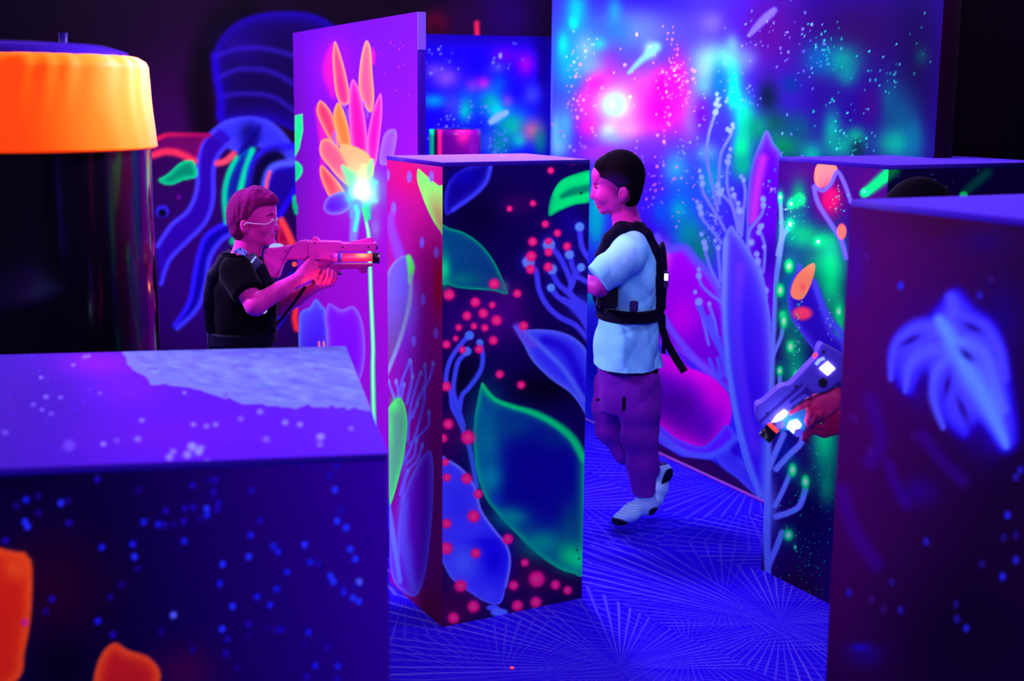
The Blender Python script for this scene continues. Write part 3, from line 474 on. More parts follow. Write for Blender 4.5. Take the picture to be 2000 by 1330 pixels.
    d3 = [(950, 122, 18), (1070, 66, 20), (722, 333, 16), (852, 303, 17), (920, 418, 20), (987, 468, 20), (850, 515, 24), (937, 512, 18), (1040, 541, 22), (938, 573, 22), (842, 595, 28), (935, 655, 24), (838, 668, 24), (637, 748, 28), (765, 802, 22), (388, 808, 30), (533, 850, 26), (627, 865, 18), (577, 911, 26), (487, 925, 24), (650, 950, 28), (441, 989, 18), (525, 982, 18), (585, 991, 20), (800, 980, 24), (425, 1050, 15), (632, 1061, 24), (373, 1083, 22), (462, 1113, 18), (553, 1110, 22), (668, 1248, 22), (786, 1307, 22)]
    d4 = [(350, 40, 24), (360, 235, 26), (333, 308, 22), (463, 304, 34), (345, 433, 18), (353, 512, 20), (456, 518, 26), (516, 598, 22), (492, 714, 30), (351, 752, 24), (350, 880, 30), (503, 906, 24), (670, 832, 26), (758, 955, 20), (424, 1076, 30), (700, 1073, 24), (820, 1040, 40), (917, 1070, 24), (980, 1098, 22), (492, 1183, 30), (720, 1178, 28), (815, 1160, 28), (388, 1242, 28)]
    b.dots(T3(d3) + T4(d4), (255, 12, 130), (255, 70, 140), .3)
    B(1135, 377, 2.5, 2.5, (10, 30, 30), 1, hard=.3)
    for x, y in ((1127, 1074), (1131, 1091)): B(x, y, 2, 2, (0, 30, 30), 1, hard=.3)
    return b
def p_left(P):
    b = Brush(P, (145, 0, 150)); b.fade(800, 300, (178, 0, 135), 800, 700, (140, 0, 165)); B = b.blob
    B(770, 420, 30, 80, (150, 0, 175), .8); B(800, 340, 40, 50, (195, 0, 110), .8); B(790, 640, 40, 110, (120, 40, 240), .7); B(856, 560, 10, 60, (165, 0, 45), .9); B(850, 1000, 20, 300, (120, 0, 95), .8); B(840, 1180, 40, 60, (125, 0, 75), .9); B(760, 900, 14, 100, (90, 0, 120), .5)
    b.stroke(T3([(80, 340), (65, 410), (85, 500), (120, 600), (160, 640)]), [5, 8, 11, 12], (128, 62, 255), .9, .7); B(800, 600, 22, 60, (112, 80, 250), .85)
    b.leaf(T3([(215, 115), (240, 130), (280, 165), (330, 205), (365, 225), (365, 480), (335, 450), (300, 400), (262, 320), (235, 250), (212, 175)]), (110, 245, 110), (120, 255, 110), 6, 1, 1.2, grad=(835, 350, 868, 440, (190, 120, 100)))
    B(838, 318, 22, 9, (150, 60, 170), .9)
    b.leaf(T3([(145, 593), (180, 640), (183, 760), (165, 900), (110, 1090), (22, 1290), (12, 1100), (12, 780), (50, 680), (90, 620)]), (100, 84, 240), (130, 130, 235), 4, 1, 1.5, grad=(790, 560, 752, 700, (110, 60, 150)))
    b.stroke(T3([(165, 600), (178, 660), (170, 740)]), [5, 7, 3], (70, 255, 110), 1, .7); b.stroke(T3([(178, 700), (170, 850), (120, 1050), (35, 1270)]), 4, (130, 150, 215), .85, .8); B(752, 560, 8, 50, (110, 130, 140), .6)
    for x, y in ((48, 148), (168, 157), (290, 155), (238, 520), (318, 575), (245, 835), (315, 1020), (193, 1065), (82, 325)): xx, yy = T3([(x, y)])[0]; B(xx, yy, 5, 11, (122, 88, 255), 1, hard=.4)
    V = (112, 88, 255)
    for L_ in ([(15, 20), (28, 60), (22, 220)], [(50, 15), (70, 70), (85, 110)], [(90, 15), (100, 60), (103, 100)], [(130, 30), (120, 80), (112, 110)], [(160, -90), (120, 10), (100, 100)], [(165, -90), (172, 10), (150, 110)], [(175, -10), (160, 60), (145, 130)], [(218, -30), (190, 50), (160, 170), (150, 320)], [(282, -80), (262, 0), (215, 90), (175, 200)], [(238, -70), (240, 20), (200, 110)], [(235, 50), (236, 110), (205, 240), (165, 360), (120, 440)], [(200, 130), (165, 200), (150, 260)], [(260, 175), (256, 240), (205, 300), (160, 340)], [(195, 320), (182, 400), (145, 440)], [(226, 345), (200, 420), (140, 500), (110, 600)], [(150, 480), (130, 560), (120, 640)]):
        b.stroke(T4(L_), 2.8, V, 1, .6); xx, yy = T4([L_[0]])[0]; B(xx, yy, 3.6, 6, (118, 125, 255), .95, hard=.4)
    b.blob(790, 900, 12, 50, V, .6)
    b.leaf(T4([(265, 372), (283, 430), (283, 600), (270, 800), (240, 1020), (190, 1130), (100, 1085), (62, 1000), (50, 840), (45, 650), (90, 900), (100, 780), (120, 640), (160, 520), (200, 440), (232, 395)]), (108, 0, 205), (112, 100, 255), 9, 1, 1.5)
    b.stroke(T4([(130, 640), (125, 800), (150, 960), (180, 1090)]), [10, 14, 8], (104, 90, 255), .8, .9); b.stroke(T4([(50, 660), (75, 820), (95, 950), (110, 1050)]), 5, (105, 115, 255), 1, .7)
    b.leaf(T4([(95, 100), (130, 125), (148, 220), (135, 370), (110, 490), (60, 655), (48, 560), (40, 410), (20, 310), (35, 180)]), (84, 165, 140), (70, 255, 120), 6, 1, 1.2)
    B(772, 790, 10, 16, (80, 250, 110), .8); B(762, 840, 6, 40, (80, 255, 110), .6); B(742, 845, 3, 5, (120, 130, 60), .8)
    return b
def p_top(P):
    b = Brush(P, (122, 70, 255)); b.specks(12, 740, 295, 1150, 320, [(150, 110, 255)], 2, 6, 41); return b
box_thing('pillar_box', [N_, R_, K_, L_0], hB, 'tall standing box painted with a big green leaf and pink dots, nearest the right boy', 'box', {0: (p_right, .0022, 1.5), 3: (p_left, .0026, .8)}, p_top, .02, 'painted standing boxes')

# ------------------------------------------------------------------ box B behind right
Dv = (N_ - L_0) / np.linalg.norm(N_ - L_0); Ev = np.array([-Dv[1], Dv[0], 0])
b0 = onz(1487, 1112, 0); q = onz(1603, 1184, 0); dB = Dv
best = 9
for t in np.arange(.1, .9, .005):
    x, y = pj(b0 + dB * t + Z * hB)
    if abs(x - 1735) < best: best = abs(x - 1735); tB = t
b1 = b0 + dB * tB; b2 = b1 + Ev * .62; b3 = b0 + Ev * .62
def p_bleft(P):
    b = Brush(P, (34, 0, 105)); B = b.blob; F5 = T(2.83, 1250, 150); F6 = T(2.216, 1250, 600)
    B(1580, 340, 60, 30, (58, 0, 100), .9); B(1700, 360, 50, 60, (60, 0, 95), .95); B(1550, 560, 26, 60, (0, 60, 210), .9); B(1540, 460, 30, 30, (0, 60, 110), .9); B(1600, 450, 40, 30, (14, 0, 90), .9); B(1580, 1000, 60, 120, (8, 0, 70), .95); B(1560, 1150, 60, 60, (34, 0, 52), .9); B(1625, 900, 24, 60, (0, 60, 90), .8); B(1530, 880, 30, 60, (10, 30, 170), .8)
    for x, y, rx, ry, c, a in ((1560, 385, 18, 36, (0, 140, 90), .9), (1550, 440, 30, 40, (0, 100, 120), .7), (1570, 460, 34, 30, (0, 160, 100), .9), (1610, 470, 30, 20, (0, 150, 95), .8), (1600, 520, 50, 40, (0, 150, 105), .8), (1622, 545, 28, 80, (0, 250, 135), .95), (1640, 640, 12, 60, (0, 250, 135), .95), (1560, 610, 30, 60, (0, 160, 130), .9), (1555, 720, 30, 70, (0, 175, 130), .9), (1600, 700, 26, 30, (12, 10, 110), .9), (1610, 850, 28, 80, (0, 240, 135), 1), (1615, 950, 18, 40, (0, 160, 110), .9), (1590, 600, 20, 40, (30, 30, 200), .6)): B(x, y, rx, ry, c, a)
    b.stroke([(1562, 390), (1552, 395), (1545, 400)], [10, 8, 7], (0, 250, 120), .9, .7)
    S_ = (98, 128, 255)
    for L_, w_ in (([(1524, 385), (1526, 468), (1514, 556), (1511, 620), (1507, 700), (1504, 780), (1498, 860), (1496, 916), (1496, 1006), (1500, 1130)], [3, 5, 6, 6, 7, 8, 9, 11, 9, 6]), (F5([(830, 820), (790, 880), (762, 980)]), 5), (F6([(620, 70), (610, 130), (575, 210)]), 4), (F6([(605, 280), (605, 350)]), 4), (F6([(680, 300), (640, 360)]), 4), (F6([(622, 550), (590, 620), (560, 690)]), 6), (F6([(705, 545), (695, 590), (645, 640), (590, 700)]), 6), (F6([(652, 715), (620, 790), (585, 860)]), 5), (F6([(715, 790), (690, 860), (640, 890), (590, 905)]), 6), (F6([(615, 975), (590, 1040), (555, 1120)]), 6)):
        b.stroke(L_, w_, S_, 1, .5)
    B(1506, 990, 14, 60, S_, .7)
    G = [(1524, 385, 5, 9), (1545, 398, 6, 8), (1543, 438, 7, 10), (1541, 520, 9, 13), (1524, 567, 8, 13), (1529, 616, 7, 9), (1598, 472, 7, 7), (1638, 608, 7, 12), (1531, 627, 7, 14), (1544, 677, 8, 12), (1523, 724, 6, 9), (1555, 730, 6, 8), (1548, 918, 8, 13), (1573, 941, 8, 13), (1540, 1045, 9, 11), (1553, 1069, 2.5, 4)]
    for x, y, rx, ry in G: B(x, y, rx * 1.8, ry * 1.8, (0, 220, 120), .6); B(x, y, rx, ry, (0, 255, 130), 1, hard=.3); B(x, y, rx * .5, ry * .5, (190, 255, 200), .95, hard=.5)
    b.leaf(F5([(985, 480), (1080, 490), (1085, 540), (1040, 600), (985, 610), (962, 560)]), (255, 110, 120), (255, 120, 90), 5, 1, 1.5)
    B(1620, 392, 24, 34, (180, 0, 85), 1); B(1625, 385, 14, 18, (225, 10, 95), .8)
    R_ = (92, 76, 255)
    b.stroke(F5([(965, 605), (1010, 628), (1055, 590), (1090, 525), (1130, 590), (1165, 690)]), 4, R_, 1, .6); b.stroke(F5([(962, 610), (985, 700), (1060, 820), (1110, 900), (1140, 1000)]), 4.4, R_, 1, .6)
    B(*F5([(1115, 855)])[0], 9, 15, (255, 90, 85), 1, hard=.25)
    b.leaf(F5([(880, 1060), (960, 1130), (1010, 1250), (1060, 1400), (1150, 1500), (1100, 1640), (1000, 1560), (900, 1430), (830, 1320), (820, 1180)]), (40, 10, 190), (78, 70, 250), 9, 1, 2)
    b.leaf(F5([(965, 1033), (955, 1120), (905, 1222), (855, 1228), (832, 1190), (858, 1110), (910, 1055)]), (255, 140, 105), (255, 150, 100), 5, 1, 1.2); B(1568, 560, 6, 8, (255, 90, 100), .8)
    B(1567, 612, 19, 13, (255, 60, 110), 1, hard=.4); B(*F5([(880, 1050)])[0], 6, 8, R_, .8)
    b.stroke(F5([(965, 1130), (1000, 1240), (1040, 1330), (1130, 1450), (1140, 1560)]), [5, 7, 9], (72, 72, 250), .9, .6)
    b.specks(60, 1520, 330, 1650, 480, [(0, 220, 150), (150, 230, 200)], .9, 2.2, 51, 4); b.specks(60, 1515, 600, 1560, 780, [(0, 240, 150), (140, 220, 200)], .9, 2.4, 52, 3); b.specks(170, 1500, 860, 1640, 1160, [(0, 230, 150)], .9, 2.2, 53, 9); b.specks(20, 1600, 560, 1640, 720, [(160, 190, 255)], 1, 2.2, 54)
    return b
def p_bright(P):
    b = Brush(P, (13, 0, 62))
    b.stroke([(1700, 372), (1718, 355), (1745, 332)], [9, 11, 12], (0, 150, 85), .9, .8); b.stroke([(1880, 378), (1900, 362), (1928, 338)], [6, 9, 10], (0, 80, 75), .85, .9); b.blob(1882, 381, 8, 7, (0, 250, 130), 1, hard=.3)
    b.specks(18, 1740, 330, 1960, 385, [(80, 190, 200), (100, 130, 255)], 1, 2, 55); return b
def p_bleft2(P):
    b = p_bleft(P); b.stroke([(1688, 378), (1706, 364), (1735, 340)], [8, 10, 12], (0, 215, 105), .95, .7); b.blob(1690, 375, 9, 8, (0, 255, 130), 1, hard=.3); b.blob(1688, 374, 3, 4, (120, 255, 170), .9); return b
box_thing('pillar_box', [b1, b2, b3, b0], hB, 'standing box with green glowing bulbs and orange flowers, behind the hand holding the tagger', 'box', {3: (p_bleft2, .0026, 1.5), 0: (p_bright, .004, 1.4)}, flat((70, 25, 235)), .1, 'painted standing boxes')

# ------------------------------------------------------------------ box C front right
c0 = onz(1662, 390, hB); c0[2] = 0; c1 = c0 + Dv * .85; c2 = c1 + Ev * .75; c3 = c0 + Ev * .75
# its top reads wider to the right because the box is nearer there
def p_cleft(P):
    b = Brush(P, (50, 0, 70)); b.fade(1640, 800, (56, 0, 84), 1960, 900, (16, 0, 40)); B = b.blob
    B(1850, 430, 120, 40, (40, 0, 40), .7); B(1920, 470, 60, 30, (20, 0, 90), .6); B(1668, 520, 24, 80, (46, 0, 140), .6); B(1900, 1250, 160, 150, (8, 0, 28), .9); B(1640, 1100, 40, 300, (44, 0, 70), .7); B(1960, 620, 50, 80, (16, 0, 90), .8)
    B(1850, 700, 110, 110, (34, 0, 190), .55); B(1930, 800, 60, 90, (24, 0, 220), .6)
    b.leaf([(1870, 562), (1905, 598), (1945, 630), (1968, 690), (1978, 760), (1990, 860), (1955, 885), (1912, 835), (1884, 858), (1842, 825), (1822, 770), (1806, 735), (1780, 775), (1745, 742), (1738, 680), (1762, 640), (1812, 615), (1838, 585)], (60, 52, 248), (26, 0, 200), 16, .97, 11)
    b.stroke([(1856, 580), (1862, 620), (1840, 640), (1790, 640), (1755, 665), (1742, 700), (1740, 740)], [10, 14, 16, 14, 10, 8, 5], (66, 62, 255), .9, .9); b.stroke([(1845, 680), (1800, 690), (1775, 720), (1768, 765)], [12, 10, 8, 4], (68, 70, 255), .9, .9)
    b.stroke([(1850, 700), (1826, 730), (1824, 780), (1842, 835)], [10, 10, 9, 5], (70, 74, 255), .9, .9); b.stroke([(1880, 625), (1920, 640), (1950, 680), (1962, 740)], [10, 12, 11, 8], (60, 56, 250), .9, .9); b.stroke([(1885, 665), (1920, 690), (1940, 740), (1960, 800)], [10, 12, 12, 10], (72, 84, 255), .9, .9)
    b.stroke([(1835, 625), (1862, 670), (1895, 730), (1930, 790), (1965, 870)], [10, 16, 20, 18, 7], (78, 122, 255), .9, .9)
    for x, y, rx, ry, q_ in ((1778, 664, 24, 7, -.5), (1900, 640, 24, 8, .45), (1888, 693, 20, 8, .75), (1802, 752, 10, 34, .25), (1850, 752, 7, 26, .2), (1880, 800, 8, 30, -.4), (1925, 860, 10, 34, -.45)): B(x, y, rx, ry, (26, 0, 120), .92, q_)
    for L_, w_ in (([(1735, 905), (1750, 950), (1770, 985)], 10), ([(1645, 960), (1665, 1030), (1710, 1100)], 14), ([(1800, 850), (1840, 900), (1880, 940)], 12), ([(1700, 780), (1720, 860), (1700, 900)], 14)): b.stroke(L_, w_, (46, 0, 150), .45, .95)
    B(1795, 960, 40, 30, (30, 0, 150), .5); B(1680, 1265, 20, 8, (26, 10, 220), .9); B(1690, 1280, 40, 24, (26, 0, 120), .7)
    for x, y, c, a in ((1693, 501, 0, .6), (1759, 558, 2, .9), (1913, 577, 1, .8), (1936, 544, 0, .4), (1668, 817, 0, .5), (1783, 850, 0, .3), (1700, 880, 0, .5), (1809, 1058, 2, .6), (1918, 1102, 1, .5), (1658, 1158, 1, .8), (1741, 1137, 1, .5), (1759, 1192, 1, .7), (1867, 1180, 1, .5), (1869, 1209, 1, .7), (1887, 1227, 2, .8), (1958, 1126, 2, .9), (1984, 1094, 2, .8), (1968, 1006, 2, .9), (1984, 932, 1, .8), (1993, 918, 2, .7), (1984, 1045, 1, .5), (1960, 1050, 1, .5), (1702, 1170, 0, .5), (1725, 1190, 0, .5)):
        B(x, y, 6, 8, ((60, 10, 130), (30, 20, 170), (28, 28, 215))[c], a, hard=.4)
    return b
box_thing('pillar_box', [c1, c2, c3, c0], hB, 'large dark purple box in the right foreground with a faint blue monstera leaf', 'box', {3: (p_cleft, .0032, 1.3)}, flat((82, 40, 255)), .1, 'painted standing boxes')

# ------------------------------------------------------------------ box A front left
hA = .95; f_ = onz(758, 885, hA); g_ = onz(675, 676, hA); f_[2] = g_[2] = 0; aA = (g_ - f_) / np.linalg.norm(g_ - f_); wA = np.array([-aA[1], aA[0], 0])
f2 = f_ + wA * 1.5; g2 = g_ + wA * 1.5
def p_atop(P):
    b = Brush(P, (78, 0, 245)); b.fade(0, 800, (46, 0, 170), 420, 800, (76, 0, 240)); B = b.blob
    B(600, 850, 220, 60, (78, 0, 250), .8); B(190, 710, 90, 30, (125, 0, 215), .8); B(330, 850, 160, 50, (88, 0, 200), .7); B(40, 780, 120, 90, (48, 0, 170), .7); B(250, 760, 80, 40, (110, 0, 240), .5)
    R = random.Random(5); edge = [(244, 660), (690, 650), (735, 803)]; x, y = 718, 803
    path = [(700, 799), (680, 801), (655, 796), (640, 799), (610, 794), (575, 798), (550, 796), (520, 793), (480, 792), (455, 782), (440, 779), (400, 765), (380, 760), (330, 755), (300, 754), (290, 740), (265, 727), (255, 716), (246, 698)]
    pp = []
    for k, (x, y) in enumerate(path): pp += [(x, y + R.uniform(-2, 2)), (x - 7, y - R.uniform(2, 6))]
    b.leaf(edge + [(722, 803)] + pp, (98, 104, 255), (104, 108, 255), 4, .96, 1.5, sharp=True)
    P_ = np.array(edge + [(722, 803)] + pp); i = b.m(250, 660, 720, 797); i = i[(b.Y[i] < np.interp(b.X[i], [250, 300, 400, 480, 640, 720], [690, 735, 758, 782, 790, 795]) - 3)]
    for _ in range(420):
        x = R.uniform(255, 715); y = R.uniform(678, 795); j = i[(abs(b.X[i] - x) < 30) & (abs(b.Y[i] - y) < 8)]
        if len(j) and y < np.interp(x, [250, 300, 400, 480, 640, 720], [690, 735, 758, 782, 790, 795]) - 4:
            qd = ((b.X[j] - x) / 12) ** 2 + ((b.Y[j] - y - (b.X[j] - x) * .12) / 3) ** 2; b.mix(j, R.choice([(82, 72, 225), (118, 140, 255), (104, 120, 255), (76, 80, 225)]), .55 * np.exp(-qd))
    for x, y, r, a in ((375, 872, 9, 1), (388, 882, 8, 1), (366, 888, 8, .9), (393, 874, 6, .8), (338, 882, 6, .8), (331, 893, 7, .9), (404, 903, 7, .9), (277, 821, 5, .8), (269, 858, 6, .9), (202, 867, 5, .9), (378, 829, 5, .8), (403, 832, 5, .8), (421, 829, 5, .8), (508, 804, 6, .8), (557, 825, 6, .9), (586, 829, 6, .8), (626, 853, 8, .9), (625, 868, 6, .7), (686, 837, 5, .7), (470, 818, 6, .6), (520, 858, 7, .6), (90, 775, 5, .7), (118, 776, 4, .7), (195, 768, 4, .6), (135, 870, 12, .4), (165, 697, 5, .6), (143, 713, 4, .7), (80, 737, 4, .7), (173, 695, 4, .7), (360, 767, 4, .8), (65, 790, 5, .5), (82, 800, 4, .6), (10, 845, 6, .5), (100, 808, 5, .5), (228, 860, 5, .5)): B(x, y, r, r * .9, (124, 120, 255), a, hard=.5)
    b.specks(60, 0, 690, 700, 890, [(100, 70, 240), (90, 20, 255)], 2, 6, 61, 0, .5)
    return b
def p_afront(P):
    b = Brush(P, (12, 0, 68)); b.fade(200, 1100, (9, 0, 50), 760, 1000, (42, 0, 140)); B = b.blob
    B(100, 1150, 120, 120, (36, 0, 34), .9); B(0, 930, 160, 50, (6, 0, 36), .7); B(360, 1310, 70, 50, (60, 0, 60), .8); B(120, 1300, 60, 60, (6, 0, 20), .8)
    b.leaf([(-120, 1078), (30, 1078), (52, 1086), (62, 1110), (60, 1200), (48, 1270), (26, 1335), (-120, 1400)], (215, 30, 20), (255, 78, 25), 14, 1, 3)
    B(30, 1110, 26, 26, (255, 88, 30), .7); B(48, 1216, 5, 7, (190, 0, 160), .9, hard=.4)
    b.leaf([(222, 1256), (250, 1270), (290, 1284), (312, 1312), (308, 1345), (290, 1400), (200, 1400), (182, 1345), (195, 1285)], (190, 20, 30), (255, 78, 28), 14, 1, 3)
    f = T(2.564, 0, 900)
    L3 = [(130, 195, 3), (305, 212, 4), (125, 305, 4), (138, 330, 4), (345, 310, 2), (487, 92, 2), (190, 175, 1), (80, 225, 1), (192, 262, 1), (340, 200, 1), (28, 400, 2), (510, 433, 3), (665, 417, 3), (673, 480, 4), (830, 250, 2), (720, 307, 3), (792, 318, 3), (822, 320, 2), (870, 320, 1), (925, 238, 2), (968, 233, 2), (1035, 240, 4), (1036, 272, 3), (1088, 243, 2), (1095, 212, 2), (920, 303, 2), (1000, 290, 1), (922, 402, 3), (1062, 185, 1), (1068, 153, 2), (965, 123, 2), (1075, 97, 2), (1050, 100, 1), (1260, 148, 2), (695, 145, 1), (1300, 300, 2), (1255, 372, 3), (1245, 480, 4), (1115, 518, 4), (1370, 427, 3), (1392, 455, 3), (1525, 420, 4), (1678, 145, 4), (1712, 248, 2), (1688, 302, 4), (1733, 335, 4), (1755, 443, 4), (1780, 492, 4), (1650, 70, 2), (1685, 25, 2), (1840, 402, 1), (1552, 507, 3), (1595, 515, 2), (1618, 535, 1), (1655, 577, 4), (1670, 605, 4), (1712, 630, 2), (1723, 660, 3), (1768, 686, 4), (1797, 704, 4), (1797, 607, 5), (1780, 625, 2), (1437, 557, 3), (1100, 615, 3), (1385, 643, 3), (1287, 681, 3), (1352, 722, 3), (1165, 729, 4), (868, 773, 5), (1112, 842, 4), (1243, 818, 2), (1247, 870, 1), (1138, 893, 2), (1133, 965, 2), (1340, 838, 1), (1390, 846, 2), (1412, 845, 2), (1545, 858, 3), (1530, 910, 1), (1612, 893, 1), (1640, 936, 2), (1578, 1027, 3), (1692, 1028, 3), (1535, 1083, 2), (1690, 1090, 2), (965, 948, 1), (1188, 1035, 1), (808, 856, 1), (490, 803, 3), (565, 870, 2), (553, 682, 1), (260, 693, 2), (230, 753, 1), (690, 540, 1), (1038, 10, 4), (1465, 3, 3), (1518, 3, 3), (1600, 8, 1), (610, 620, 1)]
    for x, y, k in L3:
        x, y = f([(x, y)])[0]; c = [(26, 0, 120), (28, 6, 160), (24, 24, 215), (34, 44, 245), (84, 96, 255)][k - 1]; B(x, y, 6.2, 6.8, c, 1, hard=.35)
    return b
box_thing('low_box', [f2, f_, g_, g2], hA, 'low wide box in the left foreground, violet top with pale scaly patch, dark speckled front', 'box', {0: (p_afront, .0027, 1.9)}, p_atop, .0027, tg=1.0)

# ------------------------------------------------------------------ columns
def column(name, cx, cy, parts, label, cat, group=None, seg=96):
    """parts: (part name, profile [(r, z)...], painter, material, label)"""
    r = empty(name, (cx, cy, 0), label, cat, group)
    for nm, prof, pt, mt, lb in parts:
        P = []; n = len(prof)
        for k in range(seg):
            a = 2 * pi * k / seg
            for rr, zz in prof: P.append((cx + rr * cos(a), cy + rr * sin(a), zz))
        P = np.array(P)
        if nm == 'cover':      # soft wrinkles where the cloth is gathered
            a = np.repeat(np.arange(seg) * 2 * pi / seg, n); z = P[:, 2]; zt = z.max(); q = np.clip((z - zt + .2) / .2, 0, 1)
            w_ = .0022 * np.sin(a * 19 + 3 * np.sin(a * 5 + 1) + 2 * np.sin(z * 14)) * (.3 + q) + .0035 * q * q * np.sin(a * 31 + 2 * np.sin(a * 7) - z * 25)
            P[:, 0] += w_ * np.cos(a); P[:, 1] += w_ * np.sin(a)
        i = np.arange(seg); q = np.array([(k * n + j, ((k + 1) % seg) * n + j, ((k + 1) % seg) * n + j + 1, k * n + j + 1) for k in range(seg) for j in range(n - 1)])
        me = quads(nm, P, q); set_paint(me, pt(P).out()); o = link(nm, me, mt, r, True)
        if lb: o['label'] = lb
    return r
dx, dy = onY(6, 300, 3.62)[0], 3.62; zr = onY(100, 104, dy - .3)[2]; zb = onY(100, 304, dy - .39)[2]; RD = .378
cprof = [(RD + .004, zb), (RD + .012, zb + .004)] + [(RD + .012 - .02 * t, zb + .004 + (zr - .03 - zb) * t) for t in np.linspace(.03, 1, 40)] + [(RD - .015, zr - .012), (RD - .035, zr), (RD - .05, zr + .003)]
col = column('padded_column', dx, dy, [
    ('body', [(.0, .0), (RD - .004, .0)] + [(RD - .002 + .003 * sin(z * 9), z) for z in np.linspace(.01, zb + .01, 30)], flat((6, 2, 16)), VINYL, 'glossy black vinyl body'),
    ('cover', cprof, flat((255, 64, 2)), material('fluorescent_orange_cloth', attr=True, rough=.6, gloss=.01, gain=1.9),  'bright orange cloth band'),
    ('cap', [(RD - .045, zr - .004), (RD - .055, zr + .012), (RD * .7, zr + .03), (RD * .3, zr + .038), (.0, zr + .04)], flat((34, 8, 120)), VINYL, None)],
    'wide round padded column, black below with a bright orange cover band on top', 'column', 'padded columns', 160)
def tube(name, pts, r, mat, parent=None, seg=12, cap=True):
    P = [np.array(p, float) for p in pts]; V = []; n = len(P); rr = r if hasattr(r, '__len__') else [r] * n
    up0 = np.array([0.13, .2, .97])
    for k in range(n):
        t = P[min(k + 1, n - 1)] - P[max(k - 1, 0)]; t /= np.linalg.norm(t); a = np.cross(t, up0); a /= np.linalg.norm(a); b = np.cross(t, a)
        for j in range(seg): V.append(P[k] + rr[k] * (cos(2 * pi * j / seg) * a + sin(2 * pi * j / seg) * b))
    F_ = [(k * seg + j, k * seg + (j + 1) % seg, (k + 1) * seg + (j + 1) % seg, (k + 1) * seg + j) for k in range(n - 1) for j in range(seg)]
    F_ += [tuple(range(seg)), tuple(range((n - 1) * seg, n * seg))[::-1]]
    me = bpy.data.meshes.new(name); me.from_pydata([tuple(v) for v in V], [], F_); me.update()
    o = link(name, me, mat, parent, False)
    for p in me.polygons[:-2]: p.use_smooth = True
    return o
DK = material('black_plastic', (10, 6, 30), rough=.35, gloss=.05)
DKV = material('dark_violet_plastic', (40, 22, 110), rough=.3, gloss=.05)
p0 = onY(124, 96, dy - .1); tube('valve', [p0 - Z * .02, p0 + Z * .005, p0 + Z * .04], [.009, .009, .011], DKV, col)
q = onY(888, 252, 5.62); zq = q[2]
def p_post(P):  # green and red streaks are reflections painted into the vinyl colour
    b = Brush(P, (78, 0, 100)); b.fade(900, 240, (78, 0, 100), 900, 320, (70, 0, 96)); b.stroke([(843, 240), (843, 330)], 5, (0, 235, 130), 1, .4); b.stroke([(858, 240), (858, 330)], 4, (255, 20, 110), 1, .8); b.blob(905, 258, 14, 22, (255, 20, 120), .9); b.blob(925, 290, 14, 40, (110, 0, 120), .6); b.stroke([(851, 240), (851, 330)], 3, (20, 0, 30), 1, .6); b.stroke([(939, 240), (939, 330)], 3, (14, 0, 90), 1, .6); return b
column('padded_column', onY(889, 300, 5.62)[0], 5.62, [('body', [(0, 0), (.106, 0), (.106, .01)] + [(.106, z) for z in np.linspace(.05, zq - .006, 60)] + [(.102, zq)], p_post, material('vinyl_painted_reflections', attr=True, rough=.2, gloss=.03, gain=2.6), None), ('cap', [(.103, zq - .001), (.09, zq + .003), (0, zq + .005)], flat((24, 0, 90)), VINYL, None)],
       'small round column with painted green and red reflections, seen just above the middle box', 'column', 'padded columns', 72)

